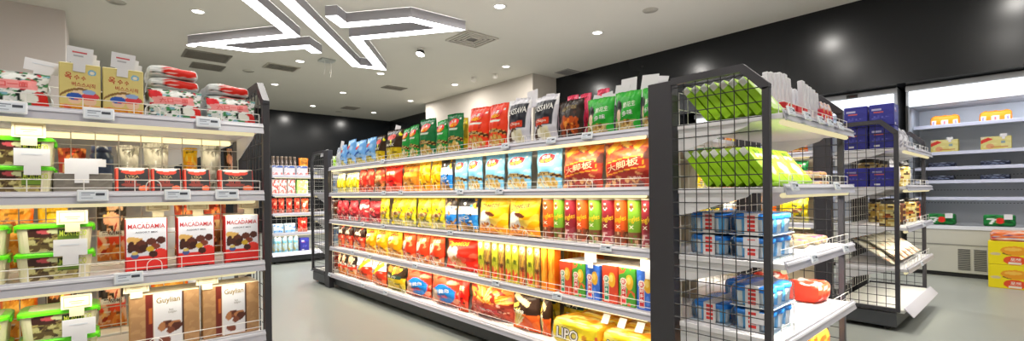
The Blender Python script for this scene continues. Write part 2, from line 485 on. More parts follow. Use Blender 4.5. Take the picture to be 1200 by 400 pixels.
# tilted spotlight
p = onZ(493, 60, H-.04)
root = empty('spotlight', 'small tilted round spotlight on the ceiling under the right lamp', 'ceiling light', (p.x, p.y, H), -.6)
MB().lathe([(.05, -.03), (.055, 0)], 20, 'dddad4').build('base', PLAST, root, True)
hd = MB().lathe([(.0, .03), (.05, .028), (.075, -.03), (.07, -.04)], 24, '3a3938').build('head', STEEL, root, True); hd.location = (0, 0, -.06); hd.rotation_euler = (-.3, .25, 0)
MB().disc(0, 0, -.036, .07, 24, 'ffffff', False).build('diffuser', DOWN, hd)
# box with hanging cables
p = onZ(383, 70, H)
root = empty('cable_box', 'small grey ceiling box with cut wires hanging down', 'cable box', (p.x, p.y, H))
MB().box(-.12, .12, -.1, .1, -.035, 0, 'b9bdb8', .006).build('box', PLAST, root)
for k, (x, y, l) in enumerate(((-.05, -.03, .24), (.06, 0, .2), (.09, .05, .25))):
    MB().path([(x, y, -.03), (x+.01, y, -.03-l*.5), (x-.01, y+.01, -.03-l)], .005, 'e5e2da').build('wire', WIRE, root)
# round sensors
for (px, py, l) in ((555, 91, 'small white ceiling sensor on the pier edge, nearest its far end'), (580, 94-7, 'small white ceiling sensor on the pier edge, nearer its corner'), (762, 12, 'flat round cover plate on the ceiling beside the black bulkhead'),
                    (291, 83, 'flat round cover plate beside the slotted cream grille'), (397, 131, 'flat round plate on the ceiling in front of the dark back wall'), (136, 2, 'flat round cover plate on the ceiling above the left shelf')):
    p = onZ(px, py, H)
    root = empty('ceiling_sensor', l, 'sensor', (min(p.x, 6.38) if py > 80 and px > 500 else p.x, p.y, H))
    if px in (555, 580):
        MB().lathe([(.0, -.09), (.04, -.085), (.055, -.05), (.05, 0)], 18, 'e8e4dc').build('dome', PLAST, root, True)
    else:
        MB().lathe([(0, -.014), (.085, -.012), (.1, 0)], 22, 'b9b4a8').build('cover', PLAST, root, True)

# ------------------------------------------------------------------ shelving: local x along the front (viewer's left to right), y into depth, z up
LEV = [1.318, 1.04, .75, .458, .167]
def shelf(root, L, D, z, out=0.0, tube=TUBE, guard=True, watt=10, lcol=(1, .86, .55), posts=.17, drop=.042):
    b = MB().box(.004, L-.004, .012-out, D, z-.034, z-.012, 'efedf2', .002)
    for x in (.012, L-.018):      # end brackets
        b.prismx([(.08, z-.034), (D, z-.034), (D, z-.13), (D-.05, z-.12), (.1, z-.05)], x, x+.006, 'e9e8ec')
    sh = b.build('shelf', STEEL, root)
    r = MB().prismx([(.012-out, z), (.016-out, z), (.004-out, z-drop), (-.002-out, z-drop)], 0, L, 'c8c7d3')
    r.prismx([(.008-out, z-.006), (.004-out, z-.008), (.001-out, z-.016), (.005-out, z-.016)], 0, L, 'd4d3de')
    r.build('price_rail', PLAST, sh)
    if guard:
        w = MB(); y = .03-out; rr = .0015
        for zz in (z+.012, z+.04): w.tube((.01, y, zz), (L-.01, y, zz), rr, 'f3f1ee')
        n = max(2, round(L/posts))
        for i in range(n+1):
            x = .01+(L-.02)*i/n; w.tube((x, y, z-.012), (x, y, z+.04), rr, 'f3f1ee')
        k = max(1, round(L/.5))
        for i in range(k):        # the little bow that holds the wire
            x = .25*L/k+L*i/k
            w.path([(x+.022*math.cos(t), y-.004, z-.012+.05+.022*math.sin(t)-.02) for t in [PI*q/8 for q in range(9)]], rr, 'f3f1ee')
            w.tube((x-.022, y-.004, z-.012), (x-.022, y-.004, z+.018), rr, 'f3f1ee'); w.tube((x+.022, y-.004, z-.012), (x+.022, y-.004, z+.018), rr, 'f3f1ee')
        w.build('wire_guard', WIRE, sh)
    if tube:
        t = MB().box(.03, L-.03, .018-out, .038-out, z-.054, z-.035, 'ffffff', .006).build('light_tube', tube, sh)
        if watt:
            l = light('shelf_lamp', 'AREA', (L/2, .030-out, z-.058), watt*L, lcol, (.45, 0, 0), shape='RECTANGLE', size=L-.06, size_y=.02, spread=2.0)
            l.parent = root
    return sh
def wiregrid(mb, x0, x1, z0, z1, y, sp, r, col):
    nx = max(1, round((x1-x0)/sp)); nz = max(1, round((z1-z0)/sp))
    for i in range(nx+1):
        x = x0+(x1-x0)*i/nx; mb.tube((x, y, z0), (x, y, z1), r, col, 4, False)
    for j in range(nz+1):
        z = z0+(z1-z0)*j/nz; mb.tube((x0, y+r, z), (x1, y+r, z), r, col, 4, False)
    return mb
POST = '3a393f'
def side_panel(root, x, D, ztop=1.51, zf=1.407, z0=.14, inner=1):
    """welded frame with a cut-off front top corner and square wire mesh; y 0 is the front"""
    s = .026; h = .013
    f = MB(); cy = D*.235
    f.box(x-h, x+h, 0, s, z0, zf, POST, .002)
    f.prismx([(0, zf-.005), (0, zf+.012), (cy, ztop), (D, ztop), (D, ztop-.03), (cy+.012, ztop-.03), (s, zf-.01)], x-h, x+h, POST)
    f.box(x-h, x+h, s, D, z0, z0+.026, POST, .002)
    fr = f.build('side_panel', STEEL, root)
    g = MB(); sp = .0555; r = .0021
    n = round((D-s)/sp)
    def top(y): return ztop-.02 if y > cy else zf+(ztop-zf)*y/cy-.01
    for i in range(1, n):
        y = s+(D-s)*i/n; g.tube((x, y, z0+.02), (x, y, top(y)), r, '2e2d31', 4, False)
    z = z0+.05
    while z < ztop-.03:
        y0 = s if z < zf else s+(z-zf)/(ztop-zf)*cy
        g.tube((x+r*inner, y0, z), (x+r*inner, D, z), r, '2e2d31', 4, False); z += sp
    g.build('wire_mesh', WIRE, fr)
    return fr
def upright(root, x0, x1, y0, y1, z1=1.504):
    m = MB().box(x0, x1, y0, y1, .0, z1, POST, .003)
    for z in (1.44, 1.2, .72):     # slots
        m.box(x0-.0006, x0, (y0+y1)/2-.004, (y0+y1)/2+.004, z, z+.012, '111111')
    return m.build('upright', STEEL, root)

def endcap(label, loc, rz, L, tube=TUBE_C, watt=2.5, out=.05, lcol=(1, .95, .80), D=.40, levels=LEV[:4], base=True, guard=True, grid='e6e3da', group='end shelving units with mesh sides'):
    root = empty('endcap_shelving', label, 'shelving unit', loc, rz, group)
    for x, k in ((0.0, 1), (L, -1)): side_panel(root, x, D, inner=k)
    for i, z in enumerate(levels): shelf(root, L-.03, D-.012, z, out, tube, guard, watt[i] if isinstance(watt, list) else watt, lcol, .14).location.x = .015
    for o in root.children:
        if o.type == 'LIGHT': o.location.x += .015
    g = wiregrid(MB(), .03, L-.03, .2, 1.45, D-.016, .075, .0018, grid); g.build('back_grid', WIRE, root)
    m = MB().box(-.005, L+.005, .02, D, .03, .13, '45474b', .004)
    for x in (.06, L-.06):
        for y in (.08, D-.05): m.tube((x-.012, y, .02), (x+.012, y, .02), .02, '1e1e20', 12)
    m.build('plinth', STEEL, root)
    b = MB().box(.02, L-.02, -.02, D-.01, .13, .155, 'eceae4', .003).build('base_tray', STEEL, root)
    MB().prismx([(-.018, .172), (-.024, .172), (-.075, .118), (-.068, .118)], .0, L, 'd4d4e2').build('price_rail', PLAST, b)
    return root
def gondola(label, loc, rz, L, depth, tube=TUBE, watt=2.5, lcol=(1, .89, .66), group='double sided shelving gondolas', far=True, back='d9cdb4'):
    root = empty('gondola_shelving', label, 'shelving unit', loc, rz, group)
    for i, z in enumerate(LEV):
        shelf(root, L, depth/2-.03, z, 0, tube if i < 4 else None, True, watt if i < 4 else 0, lcol)
    MB().box(.02, L-.02, depth/2-.008, depth/2+.008, .14, 1.36, back).build('back_panel', STEEL, root)  # pale panel added to reflect light as the glow behind the bags
    for z in LEV:
        MB().box(.004, L-.004, depth/2+.02, depth-.012, z-.034, z-.012, 'efedf2', .002).build('rear_shelf', STEEL, root)
    MB().box(0, L, .05, depth-.05, .03, .125, '3d3e42', .004).build('plinth', STEEL, root)
    for x0, x1 in ((-.126, 0), (L, L+.124)):
        for y0, y1 in ((-.006, .05), (depth-.05, depth+.006)):
            upright(root, x0+.002, x1-.002, y0, y1)
    g = MB()
    for x in (.012,): wireside(g, x, 0.03, depth/2-.02)
    g.build('end_grid', WIRE, root)
    return root
def wireside(g, x, y0, y1):
    z = .2
    while z < 1.4: g.tube((x, y0, z), (x, y1, z), .0024, 'eceae4', 4, False); z += .075
    y = y0
    while y < y1: g.tube((x, y, .2), (x, y, 1.4), .0024, 'eceae4', 4, False); y += .075

XG, YN, YF = 1.908, 1.202, 5.154
gondola('long central double-sided gondola, its lit shelves packed with snack bags', (XG, YF, 0), -PI/2, YF-YN, .968)
endcap('end shelving unit of the central gondola, green packs behind its mesh side', (XG-.006, .6776, 0), 0, .975, watt=[2.6, 6.5, 6.5, 4])
endcap('far end shelving unit of the central gondola, small mesh side by the aisle', (XG+.968, YF+.128+.40, 0), PI, .968, watt=1)
endcap('left front shelving unit with gift boxes and green-lidded tubs', (-.46, 2.166, 0), 0, 1.005, watt=1.2, out=.02)
XR = 4.235
gondola('right-hand gondola, mostly hidden behind the central end unit', (XR, YF, 0), -PI/2, YF-YN, 1.13, watt=2.5)
endcap('right end shelving unit with navy boxes and an empty base tray', (XR, .673, 0), 0, 1.13, watt=2)
endcap('far shelving unit at the end of the aisle with white and red packs', (1.93, 7.48, 0), 0, 1.0, watt=2.2)
# the left gondola's near bay, seen through the wire back of the left front unit
root = empty('gondola_shelving', 'shelving bay behind the wire back of the left front unit', 'shelving unit', (-.46, 2.57, 0))
for z in LEV: MB().box(0, 1.0, .03, 2.6, z-.034, z-.012, 'dedcd6', .002).build('shelf', STEEL, root)
MB().box(0, 1.0, 2.6, 2.64, 0, 1.36, 'cfccc4').build('back_panel', STEEL, root)
for z in LEV[:3]:  # the topmost tube and lamp are added to brighten the silver bags
    MB().box(.04, .96, .05, .08, z-.056, z-.036, 'ffffff', .005).build('light_tube', TUBE, root)
    l = light('bay_lamp', 'AREA', (.5, .065, z-.06), 1.1, (1, .88, .6), (.5, 0, 0), shape='RECTANGLE', size=.9, size_y=.02); l.parent = root
MB().box(.01, .99, .04, 2.6, .02, .13, '3d3e42').build('plinth', STEEL, root)
for x in (-.02, .982):
    upright(root, x, x+.05, .0, .128, 1.49)

# ------------------------------------------------------------------ soft pack: a rounded, slightly crumpled box
def softpack(w, h, d, r, front, top=None, side='cccccc', texts=(), seed=0, crumple=.004, n=16, name='snack_pack', mat=None, sideart=None, outline=None):
    front = prep(front, seed); top = prep(top, seed+2) if top else None; sa = prep(sideart, seed+4) if sideart else None
    def Q(x, y, z):
        p = Vector((x*w/2, y*d/2, z*h/2))
        q = Vector((max(-w/2+r, min(w/2-r, p.x)), max(-d/2+r, min(d/2-r, p.y)), max(-h/2+r, min(h/2-r, p.z))))
        e = p-q
        if e.length > 1e-6: p = q+e.normalized()*r
        nn = noise.noise((p.x*22+seed, p.y*22, p.z*22))*crumple
        k = Vector((x, y, z)).normalized()
        p = p+k*nn
        return (p.x, p.y+d/2, max(p.z+h/2, 0.0))
    mb = MB()
    for ax, sg, art in ((1, -1, front), (1, 1, None), (0, -1, sa), (0, 1, sa), (2, 1, top), (2, -1, None)):
        b = len(mb.v)
        for j in range(n+1):
            for i in range(n+1):
                u, v = i/n*2-1, j/n*2-1
                # tighter spacing near the edges so the rounding shows
                f = lambda t: math.copysign(1-(1-abs(t))**1.35, t)
                u, v = f(u), f(v)
                if ax == 1: P = (u*-sg, sg, v)
                elif ax == 0: P = (sg, u*sg, v)
                else: P = (u*sg, v, sg)
                mb.v.append(Q(*P))
        for j in range(n):
            for i in range(n):
                mb.f.append((b+j*(n+1)+i, b+j*(n+1)+i+1, b+(j+1)*(n+1)+i+1, b+(j+1)*(n+1)+i))
                mb.c.append(tuple(C(artcol(art, a/n, c2/n)) for a, c2 in ((i, j), (i+1, j), (i+1, j+1), (i, j+1))) if art else C(side))
    kids = []
    if texts:
        tm = MB()
        for (s, u, v, tw, th, colr, *rest) in texts:
            rot = rest[0] if rest else 0; oc = rest[1] if len(rest) > 1 else None
            S = lambda off: (lambda a, b: (lambda q: (q[0], q[1]-off, q[2]))(Q(a*2-1, -1, b*2-1)))
            if oc:
                for k in range(8):
                    lettering(tm, s, u+.013*math.cos(k*PI/4), v+.013*w/h*math.sin(k*PI/4), tw, th, oc, S(.002), rot, h/w)
            lettering(tm, s, u, v, tw, th, colr, S(.0035), rot, h/w)
        kids.append(('lettering', tm.mesh('lettering', INK)))
    return spec(name, mb.mesh(name, mat or FILM, True), kids, (w, h, d))

# ------------------------------------------------------------------ the range of products
CH = ['ecd48a', 'd9b45e', 'f6ecc0', 'c49a50', 'e2c070']
RIB = '4a2a18'
def lays(col, lo, chips=CH, rib=RIB, seed=1, txt='原味薯片', nx=36, nz=46):
    art = [('bg', [(0, lo), (.05, col)]), ('n', lo, .3, 3.0, seed*.7), ('chips', .5, .17, .4, .12, 40, chips, .055), ('e', .5, .60, .3, .03, 'e8f0e4'), ('r', .5, .655, .2, .012, 'f4f0e0'), ('arc', .335, .085, -.22, rib), ('arc', .345, .012, -.22, 'd8b060'), ('arc', .405, .012, -.22, 'd8b060'), ('e', .86, .86, .05, .03, 'f4f4f0'), ('r', .12, .1, .1, .05, 'f0ece0')]
    return bag(.2, .28, .085, art, [('乐事', .5, .79, .3, .085, 'fffdf5', .12), (txt, .5, .37, .6, .05, 'f0d9a0')], seed, col, nx, nz,
               emblem=[(.5, .75, .31, .115, 'd81e2c', .1), (.5, .715, .24, .06, 'f6b81c', .1), (.5, .785, .32, .06, 'e02030', .1)])
def plainbag(bgs, extra=(), texts=(), seed=0, w=.2, h=.27, t=.08, back=None, emblem=None, nx=30, nz=40):
    r = random.Random(seed*13+5); ex = list(extra)
    base = [c for _, c in bgs]
    def sh(c, k): return ''.join('%02x' % max(0, min(255, int(int(c[i:i+2], 16)*k+(24 if k > 1 else 0)))) for i in (0, 2, 4))
    for i in range(9): ex.append(('e', r.uniform(.1, .9), r.uniform(.1, .92), r.uniform(.04, .12), r.uniform(.02, .05), sh(r.choice(base), r.choice((.6, .75, 1.25))), r.uniform(0, 3)))
    ex.append(('r', .5, .9, .5, .035, sh(base[-1], .6), .05)); ex.append(('r', .3, .3, .2, .03, 'f2ece0', .1)); ex.append(('r', .72, .26, .22, .05, sh(base[0], .55)))
    return bag(w, h, t, [('bg', bgs)]+ex, texts, seed, back, nx, nz, emblem=emblem)
K = {}
PRINT[0] = True
K['blue'] = lays('8ccdf2', 'b9e2f7', seed=3)
K['bluefar'] = plainbag([(0, 'd9c76a'), (.16, '7db4ea')], [('n', 'a9cdf3', .15, 4, 2), ('chips', .5, .16, .3, .1, 12, ['d8c860', 'c2b24e'], .1)], seed=4, back='7db4ea', emblem=[(.45, .68, .22, .07, 'c9393f', .3), (.45, .45, .3, .04, '2e5fb2', .3)])
K['green'] = lays('2f9a46', '1d7a34', seed=5, txt='黄瓜味')
K['dkgreen'] = lays('1f7040', '175a33', seed=6, txt='烤肉味')
K['redchip'] = lays('e84a2c', 'c93420', seed=7, txt='烧烤味')
K['gold'] = plainbag([(0, 'd6b91f'), (.42, '3a2a1c')], [('n', 'e9d23c', .1, 4, 3), ('bg', [(.42, '3a2a1c')]), ('chips', .5, .22, .4, .14, 20, ['e8cf3c', 'c7a91a', 'f2e27a'], .09)], [('MAX', .5, .5, .5, .09, 'f4efe0')], 8, back='2b211a', emblem=[(.5, .75, .27, .09, 'd0402e', .1)])
K['grey'] = plainbag([(0, 'cfd2cf'), (.5, 'b9bfd0')], [('n', 'dfe3e6', .1, 4, 3)], seed=9, back='c2c5cc')
K['yellowback'] = plainbag([(0, 'd9b92a')], [('n', '8d7a1e', .2, 4, 3)], seed=10, back='cfae28')
K['cassava'] = bag(.21, .285, .09, [('bg', [(0, 'e6e4ea'), (.0, 'dcdbe4')]), ('n', 'f6f5f9', .12, 3, 5), ('r', .5, .62, .82, .52, '2b2d36'), ('r', .5, .43, .6, .13, 'd2452c', .08), ('e', .33, .22, .26, .12, '4a3526', .35), ('chips', .58, .18, .28, .1, 10, ['efe9cf', 'e2d8ac', 'f8f4e2'], .1)],
    [('CASSAVA', .5, .72, .78, .13, 'f4f2ee', .10), ('Chips', .5, .435, .4, .07, 'f6e9d8', .08)], 11, 'd3d3dc')
K['black'] = bag(.21, .225, .085, [('bg', [(0, '2a1c16')]), ('n', '4a2a1c', .2, 4, 1), ('chips', .5, .33, .36, .22, 30, ['d9772a', 'b8521e', 'e89a4a', '8d3a16'], .09)], [('香辣味', .5, .78, .6, .13, '8d7a4a', .05)], 12, '1e1a18')
K['peanut'] = bag(.22, .2, .08, [('bg', [(0, 'b8a878'), (.3, '2ea236'), (.86, '57bb4e')]), ('n', '3cb044', .1, 4, 5), ('e', .2, .55, .15, .24, '1d1a18'), ('e', .22, .42, .1, .14, 'f0d2b8'), ('chips', .5, .14, .45, .13, 34, ['d8b878', 'c29a58', 'ecd9a4', '7a5a30'], .06)],
    [('脆花生', .64, .66, .45, .14, 'eef8e4', .1), ('多味', .6, .45, .4, .12, 'ffffff', .1)], 13, '2a8f32')
K['pink'] = plainbag([(0, 'c22a4a'), (.4, 'd93a5e')], [('n', 'f07a94', .25, 5, 2)], seed=14, back='c42c50', h=.26)
K['yelwhite'] = plainbag([(0, 'b9b45e'), (.3, 'e8d52e'), (.66, 'f4efd8')], [('n', 'f6e96a', .2, 4, 6), ('chips', .5, .17, .4, .1, 10, ['b0a870', 'cfc890'], .1)], seed=15, h=.21, back='e6d648')
K['redsmall'] = plainbag([(0, 'a8442c'), (.35, 'd63a2e'), (.75, 'e6604a')], [('n', 'f0896a', .25, 6, 1), ('n', 'a8281e', .3, 6, 7)], [('辣条', .5, .62, .5, .16, 'ffe9c8')], seed=16, h=.23, back='b8322a')
K['redbrown'] = plainbag([(0, '8d5a34'), (.45, 'b5422c'), (.8, '96402a')], [('n', 'd08a50', .2, 6, 4), ('r', .5, .55, .7, .16, 'd8b48a')], seed=17, h=.25, back='9a3c2a')
K['redbig'] = plainbag([(0, 'b8542e'), (.3, 'e2301f')], [('n', 'f2705a', .28, 5, 4), ('e', .6, .4, .25, .2, 'f01f1a')], [('香脆', .5, .7, .5, .14, 'ffe9c0')], seed=18, h=.25, back='c02a1e')
K['orange'] = plainbag([(0, 'd58a2e'), (.12, 'dd9a3a')], [('n', 'c9822a', .12, 6, 3), ('n', 'efb860', .22, 6, 8), ('r', .04, .5, .1, 1, 'f0741e'), ('r', .96, .5, .1, 1, 'f0741e')], [('牛角酥', .5, .72, .6, .1, 'a0501c')], seed=19, h=.25, w=.26, back='e8892a')
K['amber'] = plainbag([(0, 'e8951e'), (.2, 'f6b51c'), (.8, 'f9cc3a')], [('n', 'fbdf70', .22, 5, 5)], [('玉米', .5, .6, .5, .16, 'e8751a')], seed=20, h=.26, back='f0a81e')
K['blueblack'] = plainbag([(0, '8a6a3c'), (.18, '2d82d8'), (.52, 'f0f0ee'), (.72, '2a2a2c')], [('n', '4aa0ec', .2, 4, 5), ('bg', [(.62, 'e8e4dc'), (.74, '27252a')]), ('chips', .3, .12, .3, .12, 14, ['caa04a', 'a8783a'], .09), ('n', 'd8a42c', .42, 5, 2)], [('BIG', .5, .4, .5, .1, 'ffffff', .15)], seed=21, h=.27, w=.24, back='2d78c8')
K['bigred'] = bag(.3, .25, .1, [('bg', [(0, '96302a'), (.58, 'c8603a'), (.8, 'e8883c')]), ('n', 'b04a3c', .1, 5, 1), ('n', '6e4a48', .28, 6, 6), ('n', 'd8a070', .4, 7, 2), ('bg', [(.995, 'e8842e')]), ('e', .2, .86, .16, .08, 'f6c050', .6), ('e', .5, .92, .16, .05, 'f8d878', -.5), ('e', .78, .88, .14, .07, 'f4b040', .9), ('e', .4, .8, .1, .03, 'b83a28', .3), ('e', .68, .8, .12, .03, 'c84a28', -.6),
   ('r', .48, .47, .86, .27, 'f6c04a', .16), ('r', .48, .47, .83, .23, 'b8382e', .16), ('r', .74, .2, .3, .09, 'a82a28'), ('chips', .4, .14, .4, .1, 26, ['b8805a', 'd2a878', '8d3a30', '6a2a28'], .045)],
    [('大脚板', .48, .47, .72, .16, 'ffdcb8', .16), ('五香味', .74, .2, .24, .06, 'f4d8c8')], 22, '9a3c30', 50, 44)
K['dkred'] = plainbag([(0, '8d2630'), (.5, 'b52a36'), (.85, 'a02430')], [('n', 'd2525a', .25, 6, 3), ('n', 'e8c8b8', .42, 6, 5)], [('辣', .5, .6, .4, .2, 'f2c8b8')], seed=23, h=.21, back='98222e')
K['redwhite'] = plainbag([(0, 'c2424a'), (.45, 'e8dcd6'), (.8, 'd0404a')], [('n', 'd04a50', .1, 5, 3)], seed=24, h=.22, back='c23a44')
K['yellow'] = plainbag([(0, 'a8a870'), (.25, 'f0dc28')], [('n', 'f8ee6a', .2, 4, 5), ('n', 'd8c01c', .28, 4, 9), ('r', .5, .42, .62, .13, 'c8562a', .08), ('r', .5, .42, .54, .09, 'e8d8a8', .08), ('chips', .5, .15, .35, .1, 12, ['b8a878', '9a9264', 'd8cc90'], .09)], [('妙脆', .5, .42, .42, .08, '7a2a1a', .08)], seed=25, h=.24, w=.24, back='ead426')
K['bluewhite'] = plainbag([(0, 'b88a4a'), (.2, '3a8ee0'), (.48, 'eef0f2'), (.72, '3c3436')], [('n', '2a72c8', .2, 4, 4), ('bg', [(.5, 'eceef0'), (.74, '463c3a')]), ('n', 'c89a70', .3, 6, 4), ('chips', .4, .1, .3, .1, 12, ['caa04a', 'a8783a'], .09)], seed=26, h=.26, back='3884d2')
K['cheese'] = bag(.28, .27, .1, [('bg', [(0, 'e89a1e'), (.2, 'f8b81c'), (.75, 'f8c83a')]), ('n', 'fbd860', .15, 3, 4), ('e', .3, .36, .24, .26, 'f4efe8'), ('chips', .38, .14, .36, .12, 26, ['e89a3c', 'c9782a', 'f4c070', 'b0622a'], .06), ('e', .52, .54, .2, .06, '5a2a1c', -.2)],
    [('Cheetos', .46, .78, .62, .15, '1f1a18', .12)], 27, 'f2b41e', 44, 44)
K['redblack'] = plainbag([(0, 'c8402a'), (.5, 'e04a34'), (.56, '3a2822')], [('n', 'e8704a', .2, 5, 4), ('bg', [(.56, '38261f')]), ('n', 'd8b0a0', .32, 5, 8), ('chips', .5, .22, .34, .16, 14, ['e8b060', 'd88a3a', 'f2d098'], .09)], [('烤', .5, .7, .3, .16, 'f2e8d8')], seed=28, h=.24, back='c23a26')
K['yelorange'] = plainbag([(0, 'd8a058'), (.25, 'f2a81c'), (.7, 'f6cf3a')], [('n', 'f9dd70', .22, 4, 6), ('e', .34, .62, .25, .13, 'efe4d0', .4), ('e', .4, .6, .18, .05, '6a4a38', .3), ('chips', .5, .18, .4, .12, 16, ['f0d090', 'd8a050', 'c98238'], .09)], [('奶酪', .6, .82, .5, .1, 'b8481c', .1)], seed=29, h=.25, w=.22, back='f0b428')
K['redorange'] = plainbag([(0, 'c88850'), (.22, 'ec4a2a'), (.75, 'f06a3e')], [('n', 'f29a70', .3, 4, 6), ('e', .3, .55, .22, .16, 'f0dcd0', .5), ('chips', .45, .14, .4, .12, 16, ['f0c8a0', 'd8a070', 'e8e0d8'], .08)], [('番茄', .6, .78, .5, .11, 'fff0d0', .1)], seed=30, h=.27, w=.22, back='e03c22')
K['cheetos'] = bag(.36, .27, .11, [('bg', [(0, 'd82a1c'), (.8, 'ea3a22')]), ('n', 'f0604a', .22, 3, 4), ('e', .2, .5, .12, .2, 'e6dcd6'), ('e', .42, .5, .12, .2, 'e6dcd6'), ('chips', .36, .2, .36, .15, 30, ['e8b070', 'c9823a', 'f2d0a0', 'd89a58'], .06)],
    [('Cheetos', .45, .8, .66, .16, 'f8d030', .1)], 31, 'd0281a', 54, 44)
K['blackred'] = plainbag([(0, 'd8884a'), (.3, 'd8482a'), (.5, '2e2622')], [('n', 'e8c0a0', .22, 5, 4), ('r', .5, .5, .9, .1, 'e8e4de'), ('e', .5, .75, .3, .12, 'e8a888'), ('chips', .5, .2, .4, .15, 14, ['e89a4a', 'd8702a', 'f2c080'], .1)], [('黑胡椒', .5, .5, .7, .07, '2a2422')], seed=32, h=.255, back='38302c')
K['redyellowtop'] = plainbag([(0, 'd87a3a'), (.2, 'e6442a'), (.6, 'f4f0ec')], [('n', 'ee7a4e', .25, 4, 5), ('bg', [(.62, 'f6f2ee')]), ('r', .6, .64, .7, .16, 'f2d02c', .7), ('r', .3, .5, .34, .12, '8aa0b4', .45), ('chips', .4, .2, .3, .14, 12, ['e8a050', 'd8762a'], .1)], seed=33, h=.26, w=.24, back='e24a2c')
K['goldblack'] = plainbag([(0, 'b8a81c'), (.1, 'd2b62a'), (.5, '35291f')], [('n', 'e8d458', .2, 4, 5), ('bg', [(.52, '3a2c20')]), ('r', .45, .5, .9, .13, '2e4a44'), ('chips', .5, .78, .35, .1, 12, ['e8b070', 'c07838', 'f0d8b0'], .1)], [('薯片', .42, .5, .6, .09, 'f0ece0')], seed=34, h=.27, w=.22, back='33281f')
K['redblue'] = bag(.28, .25, .1, [('bg', [(0, 'd8542c'), (.5, 'ea5236'), (.8, 'f07a56')]), ('n', 'f4a888', .25, 4, 5), ('n', 'd83420', .3, 4, 8), ('e', .58, .36, .36, .3, '2a86d8', .2), ('e', .22, .3, .22, .2, 'c8a890')], [('妙脆角', .55, .44, .5, .12, 'f4f8ff', .2), ('原味', .55, .26, .42, .11, 'e8402c', .2)], 35, 'dc4a30')
K['fries'] = bag(.34, .27, .11, [('bg', [(0, '9a3a2c'), (.5, 'e89048')]), ('n', 'c86a58', .15, 6, 4), ('n', 'e8b0a0', .36, 7, 9), ('fan', .5, .42, .5, 30, ['f6b04a', 'ee8a30', 'fbd078', 'e07024', 'f8e0a8'], .3, 2.85, .03), ('fan', .45, .5, .36, 14, ['fbd488', 'f09a3c', 'e87a28'], .5, 2.6, .03), ('r', .5, .2, 1, .4, 'b04a38'), ('n', '8d2e24', .25, 7, 2), ('bg', [(.985, 'e88a3a')]), ('r', .5, .24, .5, .15, 'd8484a', .05), ('r', .5, .24, .46, .11, 'c03038', .05), ('chips', .5, .08, .45, .05, 26, ['c07a60', 'd8a088', '8d3a2c'], .03), ('chips', .15, .28, .1, .12, 10, ['e0a890', '7a2a20'], .035), ('chips', .86, .28, .1, .12, 10, ['e0a890', '7a2a20'], .035)], [('薯条', .5, .24, .36, .1, 'ffe4d8')], 36, 'b04a2e', 60, 52)
K['blackorange'] = bag(.27, .27, .1, [('bg', [(0, 'd8602a'), (.42, '3a2418')]), ('n', 'e87a3a', .2, 4, 5), ('bg', [(.45, '33221a')]), ('fan', .1, .05, .5, 9, ['f0dc90', 'e2c860', 'f8ecc0'], .5, 1.2, .05), ('r', .4, .78, .7, .13, 'd8b890', -.3), ('r', .2, .62, .3, .1, 'e8c060', .3)], [('黑椒味', .35, .48, .5, .1, 'f6f2ea')], 37, '2e1e16')

# tall printed cans
def can(col, dark, low, seed, r=.036, h=.24, word='Pringles'):
    art = prep([('bg', [(0, low), (.3, col)]), ('chips', .5, .16, .5, .14, 34, [dark, low, 'c8a080'], .045), ('e', .25, .85, .06, .07, 'f0e8dc'), ('e', .25, .86, .045, .05, '6a3a28')], seed)
    f = lambda a, z: artcol(art, a if a < .75 else a-1+0.0, (z-.008)/(h-.016))
    m = MB(); n = 40; k = 30
    m.lathe([(r, .008+(h-.016)*i/k) for i in range(k+1)], n, lambda a, z: f(((a+.25) % 1), z))
    mm = m.mesh('snack_can', CARD, True)
    rim = MB().lathe([(r-.004, 0), (r+.001, 0), (r+.001, .009), (r, .009)], n, 'c9c6c0').mesh('rim', STEEL, True)
    lid = MB().lathe([(r+.0012, h-.005), (r+.0012, h+.003), (r-.004, h+.003), (r-.006, h+.001), (0, h+.001)], n, 'e8e2d8').mesh('lid', PLAST, True)
    tm = MB()
    P = lambda u, v: ((r+.0008)*math.sin((u-.5)*2.0*.036/r*1.9), -(r+.0008)*math.cos((u-.5)*2.0*.036/r*1.9), v*h)
    lettering(tm, word, .5, .56, .62, .15, 'f2cf2e', P, .12, 1.0)
    lettering(tm, 'x', .5, .42, .2, .07, 'f8f0e0', P)
    return spec('snack_can', mm, [('rim', rim), ('lid', lid), ('lettering', tm.mesh('lettering', INK))], (2*r, h, 2*r))
K['can_o'] = can('e0602a', 'a8482a', '7a4632', 1); K['can_g'] = can('7fb03a', '5a7a2a', '7a5038', 2); K['can_r'] = can('8d2434', 'd8b8b8', '9a4450', 3)
# square tall canisters on the fourth shelf
K['tube_y'] = carton(.07, .26, .07, [('bg', [(0, 'c8a83a'), (.3, 'c2c238'), (.78, 'd8d26a')]), ('n', 'e8d84a', .15, 6, 2), ('e', .5, .9, .36, .08, 'f0ecd8'), ('chips', .5, .22, .4, .12, 10, ['e89a3c', 'd8402c', 'f0c860'], .14)], 'cfc84a', 'e8e4c0', [('薯片', .5, .88, .6, .06, 'b8402a'), ('酷', .5, .55, .5, .12, '5a6a1c')], 2, 10, 24, 'snack_canister', CARD)
K['tube_b'] = carton(.07, .26, .07, [('bg', [(0, 'a8502c'), (.3, '8d6a3a'), (.78, 'b8a06a')]), ('n', 'c8a050', .15, 6, 5), ('e', .5, .9, .36, .08, 'e8dcc8'), ('e', .5, .55, .4, .1, 'd8a84a', .6), ('chips', .5, .22, .4, .12, 10, ['d8702c', 'c8402c', 'e8b060'], .14)], '8d6a3c', 'd8ccb0', [('薯片', .5, .88, .6, .06, 'b8402a'), ('脆', .5, .4, .5, .12, '4a2a1c')], 3, 10, 24, 'snack_canister', CARD)
